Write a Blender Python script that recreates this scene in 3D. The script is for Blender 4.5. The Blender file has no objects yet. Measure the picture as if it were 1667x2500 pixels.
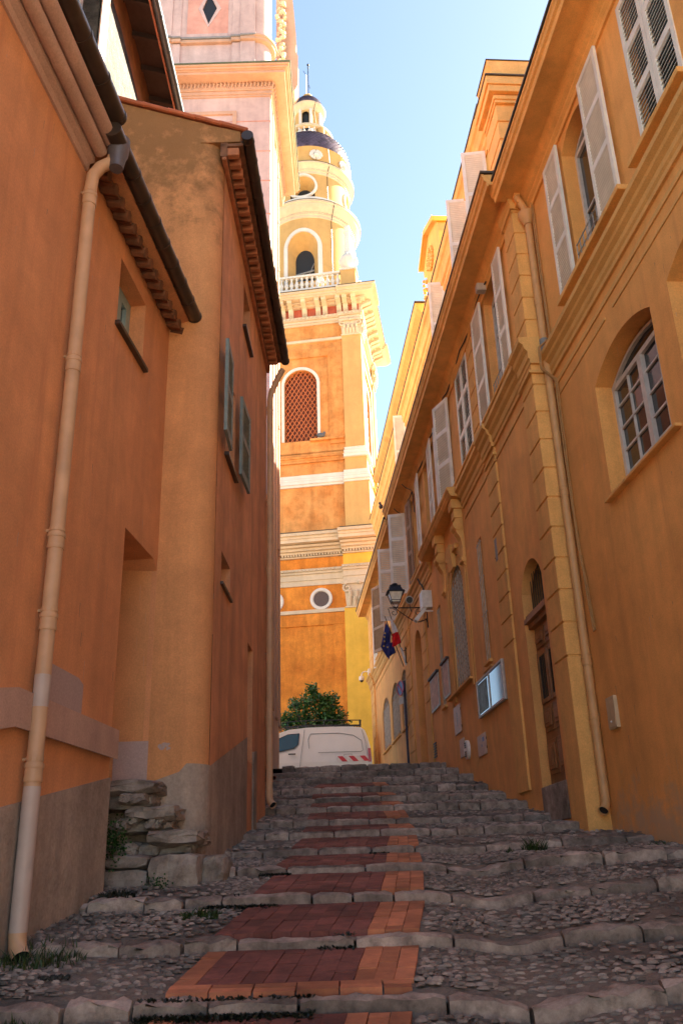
import bpy, math, random
import numpy as np
from mathutils import Vector, Matrix
from mathutils.geometry import tessellate_polygon
random.seed(7); rng = np.random.default_rng(7)
R = math.radians
S = bpy.context.scene; COL = S.collection

# ------------------------------------------------------------------ camera
tilt, roll = 0.38712, -0.03112
Fv = Vector((0, math.cos(tilt), math.sin(tilt)))
R0 = Vector((1, 0, 0)); U0 = R0.cross(Fv)
Rv = R0*math.cos(roll) + U0*math.sin(roll)
Uv = -R0*math.sin(roll) + U0*math.cos(roll)
cd = bpy.data.cameras.new('camera'); cam = bpy.data.objects.new('camera', cd); COL.objects.link(cam)
cam.matrix_world = Matrix(((Rv.x, Uv.x, -Fv.x, 0), (Rv.y, Uv.y, -Fv.y, 0), (Rv.z, Uv.z, -Fv.z, 0), (0, 0, 0, 1)))
cd.sensor_fit = 'VERTICAL'; cd.sensor_height = 36; cd.sensor_width = 24; cd.lens = 2183/2500*36
cd.clip_start = .05; cd.clip_end = 3000
S.camera = cam
# ------------------------------------------------------------------ world, sun, exposure
SUN_EL, SUN_AZ = R(42), R(57)          # azimuth from +Y towards +X
w = bpy.data.worlds.new('World'); S.world = w; w.use_nodes = True
nt = w.node_tree; bg = nt.nodes['Background']
sky = nt.nodes.new('ShaderNodeTexSky'); sky.sky_type = 'NISHITA'; sky.sun_disc = False
sky.sun_elevation = SUN_EL; sky.sun_rotation = SUN_AZ
sky.air_density = 0.75; sky.dust_density = 0.4; sky.ozone_density = 2.5
nt.links.new(sky.outputs[0], bg.inputs[0]); bg.inputs[1].default_value = 0.05
sl = bpy.data.lights.new('sun', 'SUN'); sl.energy = 5.0; sl.angle = R(.55); sl.color = (1, .93, .82)
so = bpy.data.objects.new('sun', sl); COL.objects.link(so)
sd = Vector((math.sin(SUN_AZ)*math.cos(SUN_EL), math.cos(SUN_AZ)*math.cos(SUN_EL), math.sin(SUN_EL)))
so.rotation_euler = sd.to_track_quat('Z', 'Y').to_euler(); so.location = (30, 30, 60)
S.view_settings.view_transform = 'Standard'; S.view_settings.look = 'None'
S.view_settings.exposure = 3.25; S.view_settings.gamma = 1
S.view_settings.use_white_balance = True; S.view_settings.white_balance_temperature = 7800; S.view_settings.white_balance_tint = 4

# ------------------------------------------------------------------ materials
MATS = {}
def _m(name):
    m = bpy.data.materials.new(name); m.use_nodes = True; MATS[name] = m
    t = m.node_tree; return m, t, t.nodes, t.links, t.nodes['Principled BSDF']
def rgb(c): return (c[0], c[1], c[2], 1)
def stucco(name, c, var=.14, streak=.18, bump=.25, rough=.9, c2=None, grime=None, blot=.5, fine=70, dmg=None):
    m, t, n, l, b = _m(name)
    tc = n.new('ShaderNodeTexCoord')
    a = n.new('ShaderNodeTexNoise'); a.inputs['Scale'].default_value = blot; a.inputs['Detail'].default_value = 5; a.inputs['Roughness'].default_value = .6
    l.new(tc.outputs['Object'], a.inputs['Vector'])
    mx = n.new('ShaderNodeMix'); mx.data_type = 'RGBA'
    c2 = c2 or [x*(1-var*1.6) for x in c]
    mx.inputs[6].default_value = rgb([min(1, x*(1+var)) for x in c]); mx.inputs[7].default_value = rgb(c2)
    rp = n.new('ShaderNodeMapRange'); rp.inputs[1].default_value = .32; rp.inputs[2].default_value = .68
    l.new(a.outputs[0], rp.inputs[0]); l.new(rp.outputs[0], mx.inputs[0])
    # vertical weather streaks
    mp = n.new('ShaderNodeMapping'); mp.inputs['Scale'].default_value = (1.7, 1.7, .20)
    l.new(tc.outputs['Object'], mp.inputs[0])
    s = n.new('ShaderNodeTexNoise'); s.inputs['Scale'].default_value = 1.3; s.inputs['Detail'].default_value = 7; s.inputs['Roughness'].default_value = .6; s.inputs['Distortion'].default_value = .8
    l.new(mp.outputs[0], s.inputs['Vector'])
    r2 = n.new('ShaderNodeMapRange'); r2.inputs[1].default_value = .35; r2.inputs[2].default_value = .7; r2.inputs[3].default_value = 1+streak*.4; r2.inputs[4].default_value = 1-streak
    l.new(s.outputs[0], r2.inputs[0])
    f = n.new('ShaderNodeTexNoise'); f.inputs['Scale'].default_value = fine; f.inputs['Detail'].default_value = 3
    l.new(tc.outputs['Object'], f.inputs['Vector'])
    r3 = n.new('ShaderNodeMapRange'); r3.inputs[1].default_value = .3; r3.inputs[2].default_value = .7; r3.inputs[3].default_value = .9; r3.inputs[4].default_value = 1.08
    l.new(f.outputs[0], r3.inputs[0])
    mu = n.new('ShaderNodeMath'); mu.operation = 'MULTIPLY'; l.new(r2.outputs[0], mu.inputs[0]); l.new(r3.outputs[0], mu.inputs[1])
    sc = n.new('ShaderNodeVectorMath'); sc.operation = 'SCALE'; l.new(mx.outputs[2], sc.inputs[0]); l.new(mu.outputs[0], sc.inputs[3])
    # cloudy weathering at middle scale, lighter worn spots
    q = n.new('ShaderNodeTexNoise'); q.inputs['Scale'].default_value = 2.3; q.inputs['Detail'].default_value = 9; q.inputs['Roughness'].default_value = .68; q.inputs['Distortion'].default_value = .4
    l.new(tc.outputs['Object'], q.inputs['Vector'])
    rq = n.new('ShaderNodeMapRange'); rq.inputs[1].default_value = .34; rq.inputs[2].default_value = .66; rq.inputs[3].default_value = 1-streak*.9; rq.inputs[4].default_value = 1+streak*.45
    l.new(q.outputs[0], rq.inputs[0]); s2 = n.new('ShaderNodeVectorMath'); s2.operation = 'SCALE'; l.new(sc.outputs[0], s2.inputs[0]); l.new(rq.outputs[0], s2.inputs[3])
    sc = s2
    out = sc.outputs[0]
    if grime:   # (colour, scale, low, high, stretch) separate stains
        g = n.new('ShaderNodeTexNoise'); g.inputs['Scale'].default_value = grime[1]; g.inputs['Detail'].default_value = 8; g.inputs['Roughness'].default_value = .72
        mg = n.new('ShaderNodeMapping'); mg.inputs['Scale'].default_value = grime[4] if len(grime) > 4 else (1, 1, 1); mg.inputs['Location'].default_value = (3.1, 1.7, 5.2)
        l.new(tc.outputs['Object'], mg.inputs[0]); l.new(mg.outputs[0], g.inputs['Vector'])
        rg = n.new('ShaderNodeMapRange'); rg.inputs[1].default_value = grime[2]; rg.inputs[2].default_value = grime[3]
        l.new(g.outputs[0], rg.inputs[0])
        mg2 = n.new('ShaderNodeMix'); mg2.data_type = 'RGBA'; l.new(rg.outputs[0], mg2.inputs[0]); l.new(out, mg2.inputs[6]); mg2.inputs[7].default_value = rgb(grime[0])
        out = mg2.outputs[2]
    if dmg:     # pale efflorescence band limited in height: (colour, z_lo, z_hi)
        ge = n.new('ShaderNodeNewGeometry'); sx = n.new('ShaderNodeSeparateXYZ'); l.new(ge.outputs['Position'], sx.inputs[0])
        rz = n.new('ShaderNodeMapRange'); rz.inputs[1].default_value = dmg[1]; rz.inputs[2].default_value = dmg[2]; rz.inputs[3].default_value = .22; rz.inputs[4].default_value = -.35
        l.new(sx.outputs[2], rz.inputs[0])
        g = n.new('ShaderNodeTexNoise'); g.inputs['Scale'].default_value = 3.2; g.inputs['Detail'].default_value = 9; g.inputs['Roughness'].default_value = .7
        l.new(tc.outputs['Object'], g.inputs['Vector'])
        ad = n.new('ShaderNodeMath'); ad.operation = 'ADD'; l.new(g.outputs[0], ad.inputs[0]); l.new(rz.outputs[0], ad.inputs[1])
        rr = n.new('ShaderNodeMapRange'); rr.inputs[1].default_value = .50; rr.inputs[2].default_value = .70; rr.inputs[4].default_value = .7; l.new(ad.outputs[0], rr.inputs[0])
        m3 = n.new('ShaderNodeMix'); m3.data_type = 'RGBA'; l.new(rr.outputs[0], m3.inputs[0]); l.new(out, m3.inputs[6]); m3.inputs[7].default_value = rgb(dmg[0]); out = m3.outputs[2]
    l.new(out, b.inputs['Base Color']); b.inputs['Roughness'].default_value = rough
    b.inputs['Specular IOR Level'].default_value = .25
    bn = n.new('ShaderNodeTexNoise'); bn.inputs['Scale'].default_value = 7; bn.inputs['Detail'].default_value = 8; bn.inputs['Roughness'].default_value = .7
    l.new(tc.outputs['Object'], bn.inputs['Vector'])
    bp = n.new('ShaderNodeBump'); bp.inputs['Strength'].default_value = bump; bp.inputs['Distance'].default_value = .02
    l.new(bn.outputs[0], bp.inputs['Height'])
    bp2 = n.new('ShaderNodeBump'); bp2.inputs['Strength'].default_value = bump; bp2.inputs['Distance'].default_value = .004
    l.new(f.outputs[0], bp2.inputs['Height']); l.new(bp.outputs[0], bp2.inputs['Normal']); l.new(bp2.outputs[0], b.inputs['Normal'])
    return m
def plain(name, c, rough=.5, metal=0, spec=.5, var=.12, scale=12, bump=0, island=False, emis=None):
    m, t, n, l, b = _m(name)
    tc = n.new('ShaderNodeTexCoord'); a = n.new('ShaderNodeTexNoise'); a.inputs['Scale'].default_value = scale; a.inputs['Detail'].default_value = 5
    l.new(tc.outputs['Object'], a.inputs['Vector'])
    r = n.new('ShaderNodeMapRange'); r.inputs[1].default_value = .3; r.inputs[2].default_value = .7; r.inputs[3].default_value = 1-var; r.inputs[4].default_value = 1+var
    l.new(a.outputs[0], r.inputs[0]); f = r.outputs[0]
    if island:
        g = n.new('ShaderNodeNewGeometry'); r2 = n.new('ShaderNodeMapRange'); r2.inputs[3].default_value = 1-island; r2.inputs[4].default_value = 1+island
        l.new(g.outputs['Random Per Island'], r2.inputs[0]); mu = n.new('ShaderNodeMath'); mu.operation = 'MULTIPLY'; l.new(f, mu.inputs[0]); l.new(r2.outputs[0], mu.inputs[1]); f = mu.outputs[0]
    sc = n.new('ShaderNodeVectorMath'); sc.operation = 'SCALE'; sc.inputs[0].default_value = c; l.new(f, sc.inputs[3]); l.new(sc.outputs[0], b.inputs['Base Color'])
    b.inputs['Roughness'].default_value = rough; b.inputs['Metallic'].default_value = metal; b.inputs['Specular IOR Level'].default_value = spec
    if bump:
        bp = n.new('ShaderNodeBump'); bp.inputs['Strength'].default_value = bump; bp.inputs['Distance'].default_value = .01; l.new(a.outputs[0], bp.inputs['Height']); l.new(bp.outputs[0], b.inputs['Normal'])
    return m
def stone(name, c, c2, scale=9, bump=.6, island=.25, dist=.02, rough=.85):
    m, t, n, l, b = _m(name)
    tc = n.new('ShaderNodeTexCoord')
    a = n.new('ShaderNodeTexNoise'); a.inputs['Scale'].default_value = scale; a.inputs['Detail'].default_value = 9; a.inputs['Roughness'].default_value = .7
    l.new(tc.outputs['Object'], a.inputs['Vector'])
    r = n.new('ShaderNodeMapRange'); r.inputs[1].default_value = .35; r.inputs[2].default_value = .65; l.new(a.outputs[0], r.inputs[0])
    mx = n.new('ShaderNodeMix'); mx.data_type = 'RGBA'; mx.inputs[6].default_value = rgb(c); mx.inputs[7].default_value = rgb(c2); l.new(r.outputs[0], mx.inputs[0])
    g = n.new('ShaderNodeNewGeometry'); r2 = n.new('ShaderNodeMapRange'); r2.inputs[3].default_value = 1-island; r2.inputs[4].default_value = 1+island; l.new(g.outputs['Random Per Island'], r2.inputs[0])
    v = n.new('ShaderNodeTexNoise'); v.inputs['Scale'].default_value = 1.3; v.inputs['Detail'].default_value = 4; l.new(tc.outputs['Object'], v.inputs['Vector'])
    r4 = n.new('ShaderNodeMapRange'); r4.inputs[1].default_value = .35; r4.inputs[2].default_value = .65; r4.inputs[3].default_value = .68; r4.inputs[4].default_value = 1.25; l.new(v.outputs[0], r4.inputs[0])
    mu = n.new('ShaderNodeMath'); mu.operation = 'MULTIPLY'; l.new(r4.outputs[0], mu.inputs[0]); l.new(r2.outputs[0], mu.inputs[1])
    sc = n.new('ShaderNodeVectorMath'); sc.operation = 'SCALE'; l.new(mx.outputs[2], sc.inputs[0]); l.new(mu.outputs[0], sc.inputs[3]); l.new(sc.outputs[0], b.inputs['Base Color'])
    b.inputs['Roughness'].default_value = rough; b.inputs['Specular IOR Level'].default_value = .35
    bp = n.new('ShaderNodeBump'); bp.inputs['Strength'].default_value = bump; bp.inputs['Distance'].default_value = dist; l.new(a.outputs[0], bp.inputs['Height'])
    f = n.new('ShaderNodeTexNoise'); f.inputs['Scale'].default_value = scale*7; f.inputs['Detail'].default_value = 4; l.new(tc.outputs['Object'], f.inputs['Vector'])
    bp2 = n.new('ShaderNodeBump'); bp2.inputs['Strength'].default_value = bump*.6; bp2.inputs['Distance'].default_value = .004; l.new(f.outputs[0], bp2.inputs['Height']); l.new(bp.outputs[0], bp2.inputs['Normal']); l.new(bp2.outputs[0], b.inputs['Normal'])
    return m

ORANGE = stucco('orange_stucco', (.90, .44, .145), var=.07, streak=.13, c2=(.86, .385, .125), grime=((.72, .31, .11), 2.0, .57, .80, (2.4, 2.4, .16)), dmg=((.50, .38, .27), .2, 1.7))
ORANGE2 = stucco('hall_stucco', (.90, .455, .155), var=.07, streak=.14, c2=(.86, .395, .15), grime=((.55, .38, .26), 1.1, .62, .78, (1, 1, .5)))
TRIM = stucco('ochre_trim', (.90, .475, .165), var=.06, streak=.16)
TRIMU = stucco('ochre_moulding', (.80, .44, .16), var=.08, streak=.1)
ATTIC = stucco('yellow_ochre_stucco', (.78, .48, .15), var=.06, streak=.1)
TERRA = stucco('terracotta_stucco', (.78, .36, .175), var=.07, streak=.14, c2=(.73, .315, .15), bump=.3, grime=((.60, .24, .12), 2.0, .56, .80, (2.4, 2.4, .16)))
TERRAGABLE = stucco('stained_gable_stucco', (.76, .355, .155), var=.07, streak=.14, bump=.4, c2=(.70, .31, .14), dmg=((.20, .105, .045), 7.9, 5.3), grime=((.56, .24, .12), 1.6, .56, .80, (2, 2, .2)))
TERRAL2 = stucco('streaked_terracotta_stucco', (.77, .365, .19), var=.08, streak=.22, c2=(.69, .32, .18), bump=.4)
PINKBAND = stucco('pink_band_plaster', (.62, .40, .32), var=.08, streak=.15)
PLINTH = stucco('grey_roughcast', (.48, .38, .31), var=.2, streak=.3, bump=1.0, fine=38, c2=(.34, .27, .23))
PAINTPATCH = stucco('lilac_paint_patch', (.52, .38, .35), var=.05, streak=.05)
LILAC = stucco('lilac_plaster', (.54, .42, .41), var=.08, streak=.14, c2=(.48, .36, .36))
ROSE = stucco('rose_plaster', (.60, .33, .28), var=.12, streak=.1, c2=(.52, .26, .22), blot=1.5)
PEACH = stucco('peach_moulding', (.52, .34, .26), var=.08, streak=.1)
T_OR = stucco('tower_orange_plaster', (.68, .25, .045), var=.12, streak=.22, c2=(.56, .17, .03), blot=.6, fine=20)
T_ORU = stucco('tower_upper_orange', (.64, .31, .11), var=.12, streak=.22, c2=(.56, .21, .06), blot=.9, fine=20)
T_YE = stucco('tower_yellow_plaster', (.78, .46, .08), var=.06, streak=.08)
T_YU = stucco('tower_pale_yellow', (.58, .35, .14), var=.06, streak=.08)
T_CR = stucco('tower_cream_trim', (.62, .50, .36), var=.08, streak=.08)
T_WH = stucco('tower_white_trim', (.68, .63, .58), var=.06, streak=.06)
T_RED = stucco('tower_red_frieze', (.45, .10, .06), var=.15, streak=.2, grime=((.7, .5, .4), 6, .6, .7, (1, 1, 3)))
LATT = plain('red_lattice', (.50, .14, .05), .7)
BRICKD = stone('dark_red_brick', (.27, .095, .075), (.16, .06, .052), 10, .7, .22, .008)
BRICKO = stone('orange_brick', (.56, .215, .11), (.42, .155, .085), 10, .7, .28, .008)
CURB = stone('curb_stone', (.46, .37, .315), (.18, .14, .118), 9, 1.0, .32, .02)
PEBB = stone('pebble', (.32, .26, .22), (.16, .13, .11), 20, .3, .5, .006, .7)
MORTAR = stone('cobble_mortar', (.26, .215, .18), (.16, .13, .11), 22, 1.0, .0, .03)
EARTH = stone('pale_square_paving', (.48, .40, .32), (.38, .32, .26), 3, .5, 0, .03)
BLOCK = stone('weathered_block', (.46, .39, .34), (.20, .155, .13), 6, 1.0, .2, .03)
MARBLE = stone('pink_marble', (.42, .25, .20), (.32, .18, .15), 4, .3, .05, .01)
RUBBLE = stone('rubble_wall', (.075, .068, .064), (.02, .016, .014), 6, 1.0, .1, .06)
WHITE = plain('white_shutter_paint', (.80, .76, .70), .55, var=.1, scale=5, bump=.1)
GREENSH = plain('grey_green_shutter_paint', (.20, .25, .24), .6, var=.15)
BROWNSH = plain('brown_shutter_paint', (.34, .20, .12), .6, var=.15)
FRAMEW = plain('white_window_frame', (.62, .57, .54), .5)
FRAMEB = plain('blue_grey_frame', (.30, .42, .42), .5)
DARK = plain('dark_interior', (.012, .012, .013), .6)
GLASS = plain('dark_window_glass', (.02, .022, .025), .04, spec=.9, var=.02)
MIRR = plain('display_case_glass', (.06, .09, .11), .06, metal=.1, spec=.8, var=.02)
GRILLE = plain('weathered_grille_iron', (.58, .49, .41), .7, var=.3)
IRON = plain('black_iron', (.012, .012, .014), .45, .3)
LAMPBLUE = plain('dark_blue_lamp_paint', (.014, .016, .03), .4)
LGLASS = plain('frosted_lamp_glass', (.92, .86, .76), .25, spec=.6)
DARKWOOD = plain('dark_brown_boards', (.10, .055, .032), .7)
GALV = plain('grey_iron_bar', (.42, .40, .38), .5, .3)
GUTB = plain('brown_glazed_gutter', (.05, .032, .024), .38, spec=.6, var=.3, scale=9, bump=.15)
GUTZ = plain('zinc_gutter', (.10, .13, .16), .4, .5)
GUTL = plain('lead_grey_outlet', (.13, .12, .14), .45, .2)
ZINC = plain('zinc_flashing', (.07, .055, .04), .6)
GREENC = plain('green_copper_edge', (.08, .12, .09), .6)
PIPE = plain('ochre_pipe_paint', (.62, .37, .22), .5, var=.12, scale=6)
PIPEP = plain('pink_pipe_paint', (.55, .43, .38), .5, var=.12, scale=6)
PIPEO = plain('orange_pipe_paint', (.62, .33, .14), .5, var=.1, scale=6)
GPVC = plain('grey_pvc', (.22, .22, .22), .5)
TILE = plain('terracotta_tile', (.46, .17, .085), .8, var=.25, scale=8, island=.2, bump=.3)
TILED = plain('brown_corbel_tile', (.20, .085, .045), .85, var=.35, scale=9, island=.25, bump=.3)
TILER = plain('red_verge_tile', (.55, .14, .06), .7, var=.15, island=.15)
WOODD = plain('dark_rafter_wood', (.022, .014, .012), .8, var=.3)
WOODR = plain('eave_board', (.30, .13, .09), .7, var=.2)
DOORW = plain('brown_door_wood', (.33, .145, .055), .55, var=.25, scale=7)
BLUETILE = plain('blue_glazed_scale_tile', (.11, .075, .11), .35, var=.2, island=.5)
VANW = plain('van_white_paint', (.82, .78, .72), .22, spec=.6, var=.03, scale=2)
VGL = plain('van_glass', (.02, .10, .16), .05, spec=1, var=.05)
BLK = plain('black_plastic', (.015, .015, .016), .5)
REDR = plain('red_reflective', (.62, .02, .035), .35)
WHR = plain('white_reflective', (.8, .74, .7), .4)
REDL = plain('red_tail_lamp', (.45, .01, .015), .2)
FBLUE = plain('flag_blue', (.025, .035, .20), .8)
FWHITE = plain('flag_white', (.82, .78, .78), .8)
FRED = plain('flag_red', (.70, .01, .02), .8)
GOLD = plain('flag_gold', (.75, .55, .10), .7)
PLW = plain('white_plastic', (.78, .74, .70), .4)
PLG = plain('grey_box_paint', (.52, .43, .38), .5)
PINKP = plain('notice_paper', (.66, .42, .32), .7, var=.25, scale=7)
BEIGEP = plain('beige_letterbox_paint', (.60, .43, .27), .5)
METERP = plain('pink_meter_door', (.62, .42, .32), .5)
SIGNB = plain('sign_blue', (.03, .06, .32), .35)
SIGNR = plain('sign_red', (.6, .02, .02), .35)
POLEB = plain('dark_blue_pole', (.03, .03, .07), .4)
PAPER = plain('poster_paper', (.22, .36, .40), .6, var=.5, scale=8)
CABLE = plain('ochre_cable', (.42, .22, .08), .6)
CABLED = plain('dark_cable', (.05, .035, .03), .6)
BARK = plain('tree_bark', (.10, .07, .05), .9, bump=.5)
PIGEON = plain('pigeon_feathers', (.10, .11, .13), .8, island=.1)
def leafm(name, c, isl=.5, tr=.25):
    m, t, n, l, b = _m(name)
    g = n.new('ShaderNodeNewGeometry'); r2 = n.new('ShaderNodeMapRange'); r2.inputs[3].default_value = 1-isl; r2.inputs[4].default_value = 1+isl
    l.new(g.outputs['Random Per Island'], r2.inputs[0]); sc = n.new('ShaderNodeVectorMath'); sc.operation = 'SCALE'; sc.inputs[0].default_value = c; l.new(r2.outputs[0], sc.inputs[3])
    l.new(sc.outputs[0], b.inputs['Base Color']); b.inputs['Roughness'].default_value = .45
    tr_ = n.new('ShaderNodeBsdfTranslucent'); l.new(sc.outputs[0], tr_.inputs[0]); mx = n.new('ShaderNodeMixShader'); mx.inputs[0].default_value = tr
    l.new(b.outputs[0], mx.inputs[1]); l.new(tr_.outputs[0], mx.inputs[2]); l.new(mx.outputs[0], n['Material Output'].inputs[0])
    return m
LEAF = leafm('citrus_leaf', (.035, .11, .022), .45, .15); GRASS = leafm('grass_blade', (.045, .075, .018), .5); MOSS = leafm('dark_moss', (.018, .022, .012), .5, .1)

# ------------------------------------------------------------------ mesh builder
class MB:
    def __init__(s, P=None): s.v = []; s.f = []; s.mi = []; s.P = P; s.m = 0
    def add(s, vs, fs):
        b = len(s.v)
        s.v += [s.P(*p) if s.P else p for p in vs]
        s.f += [tuple(i+b for i in f) for f in fs]; s.mi += [s.m]*len(fs)
        return s
    def box(s, a0, a1, b0, b1, c0, c1):
        return s.add([(a0,b0,c0),(a1,b0,c0),(a1,b1,c0),(a0,b1,c0),(a0,b0,c1),(a1,b0,c1),(a1,b1,c1),(a0,b1,c1)],
                     [(0,3,2,1),(4,5,6,7),(0,1,5,4),(1,2,6,5),(2,3,7,6),(3,0,4,7)])
    def poly(s, pts): return s.add(pts, [tuple(range(len(pts)))])
    def prism(s, A, B):   # two matching loops
        n = len(A); return s.add(list(A)+list(B), [tuple(range(n)), tuple(range(2*n-1, n-1, -1))]+[(i, (i+1) % n, n+(i+1) % n, n+i) for i in range(n)])
    def mould(s, s0, s1, prof, n=1):   # closed (o,z) profile swept along s
        return s.prism([(s0, o, z) for o, z in prof], [(s1, o, z) for o, z in prof])
    def tube(s, path, r, n=8, caps=True):
        pts = [Vector(p) for p in path]; rings = []; rr = r if isinstance(r, (list, tuple)) else [r]*len(pts)
        up = None
        for i, p in enumerate(pts):
            d = (pts[min(i+1, len(pts)-1)]-pts[max(i-1, 0)]).normalized()
            if up is None: up = Vector((0, 0, 1)) if abs(d.z) < .9 else Vector((1, 0, 0))
            a = d.cross(up)
            if a.length < 1e-4: a = d.cross(Vector((0, 1, 0)))
            a.normalize(); b = a.cross(d).normalized(); up = b
            rings.append([tuple(p+(a*math.cos(2*math.pi*k/n)+b*math.sin(2*math.pi*k/n))*rr[i]) for k in range(n)])
        vs = [q for g in rings for q in g]; fs = []
        for i in range(len(rings)-1):
            for k in range(n): fs.append((i*n+k, i*n+(k+1) % n, (i+1)*n+(k+1) % n, (i+1)*n+k))
        if caps: fs += [tuple(range(n)), tuple(reversed(range((len(rings)-1)*n, len(rings)*n)))]
        return s.add(vs, fs)
    def lathe(s, prof, c=(0, 0, 0), n=24, a0=0, a1=2*math.pi):
        full = abs(a1-a0-2*math.pi) < 1e-6; m = n if full else n+1
        vs = [(c[0]+r*math.cos(a0+(a1-a0)*k/n), c[1]+r*math.sin(a0+(a1-a0)*k/n), c[2]+z) for r, z in prof for k in range(m)]
        fs = [(i*m+k, i*m+(k+1) % m, (i+1)*m+(k+1) % m, (i+1)*m+k) for i in range(len(prof)-1) for k in range(n)]
        return s.add(vs, fs)
    def ball(s, c, r, n=10, sq=(1, 1, 1)):
        m = n//2; vs = []; 
        for i in range(m+1):
            t = math.pi*i/m
            for k in range(n): vs.append((c[0]+r*sq[0]*math.sin(t)*math.cos(2*math.pi*k/n), c[1]+r*sq[1]*math.sin(t)*math.sin(2*math.pi*k/n), c[2]+r*sq[2]*math.cos(t)))
        return s.add(vs, [(i*n+k, (i+1)*n+k, (i+1)*n+(k+1) % n, i*n+(k+1) % n) for i in range(m) for k in range(n)])
    def wall(s, outer, holes, o=0, depth=.3, back=True):
        """flat wall in the (s,z) plane with real openings and reveals of the given depth"""
        loops = [[Vector((p[0], p[1], 0)) for p in outer]]+[[Vector((p[0], p[1], 0)) for p in h] for h in holes]
        flat = [p for L in loops for p in L]
        s.add([(p.x, o, p.y) for p in flat], [tuple(t) for t in tessellate_polygon(loops)])
        for i, h in enumerate(holes):
            d = depth[i] if isinstance(depth, (list, tuple)) else depth
            n = len(h); s.add([(p[0], o, p[1]) for p in h]+[(p[0], o-d, p[1]) for p in h], [(k, (k+1) % n, n+(k+1) % n, n+k) for k in range(n)])
        return s
    def build(s, name, mats, parent=None, smooth=False, bevel=0, bseg=2):
        me = bpy.data.meshes.new(name)
        if parent is not None:
            Mi = parent_mats[parent.name]; vs = [tuple(Mi @ Vector(p)) for p in s.v]
        else: vs = [tuple(p) for p in s.v]
        me.from_pydata(vs, [], s.f)
        mats = mats if isinstance(mats, (list, tuple)) else [mats]
        for m in mats: me.materials.append(m)
        if len(mats) > 1: me.polygons.foreach_set('material_index', s.mi)
        if smooth:
            me.polygons.foreach_set('use_smooth', [True]*len(s.f)); me.update()
            try: me.set_sharp_from_angle(angle=R(40))
            except Exception: pass
        me.update(); o = bpy.data.objects.new(name, me); COL.objects.link(o)
        if parent is not None: o.parent = parent; parent_mats[o.name] = parent_mats[parent.name]
        else: parent_mats[o.name] = Matrix.Identity(4)
        if bevel:
            b = o.modifiers.new('bevel', 'BEVEL'); b.width = bevel; b.segments = bseg; b.limit_method = 'ANGLE'; b.angle_limit = R(50)
        return o
parent_mats = {}
def tag(o, label=None, cat=None, group=None, kind=None):
    if label: o['label'] = label
    if cat: o['category'] = cat
    if group: o['group'] = group
    if kind: o['kind'] = kind
    return o
def root(name, label, cat, loc, ang=0, group=None):
    o = bpy.data.objects.new(name, None); COL.objects.link(o); o.location = loc; o.rotation_euler = (0, 0, ang); o.empty_display_size = .2
    parent_mats[o.name] = (Matrix.Translation(Vector(loc)) @ Matrix.Rotation(ang, 4, 'Z')).inverted()
    return tag(o, label, cat, group)
def copy_thing(o, M, label=None, group=None):
    """copy a thing with its parts (two levels) to a new matrix"""
    c = o.copy(); COL.objects.link(c); c.matrix_world = M
    if label: c['label'] = label
    if group: c['group'] = group
    for ch in o.children:
        d = ch.copy(); COL.objects.link(d); d.parent = c
        for g in ch.children:
            e = g.copy(); COL.objects.link(e); e.parent = d
    return c
class Fac:
    """a vertical facade plane: s along the street, o out towards the street, z up"""
    def __init__(s, x0, y0, deg, side, k=1.0):
        s.k = k; a = R(deg); s.o = Vector((x0, y0, 0)); s.d = Vector((math.sin(a), math.cos(a), 0)); s.n = Vector((s.d.y, -s.d.x, 0))*side
        s.ang = math.atan2(s.d.y, s.d.x)
    def __call__(s, a, o, z): return s.o+s.d*(a*s.k)+s.n*o+Vector((0, 0, z*s.k))
FA = Fac(3.0*.925, 11*.925, -5.2, -1, .925); FB = Fac(2.54, 11, -4.5, -1); F1 = Fac(-1.85, 6.9, 5.0, 1); F2 = Fac(-1.25, 8, 1.1, 1)
FC = Fac(FB.o.x+.997, FB.o.y+.078, -4.5, -1)
def arch(s0, s1, z0, zs, rise, n=12):
    """opening outline: jambs up to zs, segmental (or round) head"""
    w = (s1-s0)/2; c = (s0+s1)/2
    if rise >= w*.98: return [(s0, z0), (s1, z0)]+[(c+w*math.cos(t), zs+rise*math.sin(t)) for t in [math.pi*k/n for k in range(n+1)]]
    r = (w*w+rise*rise)/(2*rise); cz = zs+rise-r; t0 = math.asin(w/r)
    return [(s0, z0), (s1, z0)]+[(c+r*math.sin(t), cz+r*math.cos(t)) for t in [t0-2*t0*k/n for k in range(n+1)]]
def rect(s0, s1, z0, z1): return [(s0, z0), (s1, z0), (s1, z1), (s0, z1)]
def offs(h, d):
    c = (sum(p[0] for p in h)/len(h), sum(p[1] for p in h)/len(h))
    return [(p[0]+(d if p[0] > c[0] else -d), p[1]+(d if p[1] > c[1] else -d)) for p in h]
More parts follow.
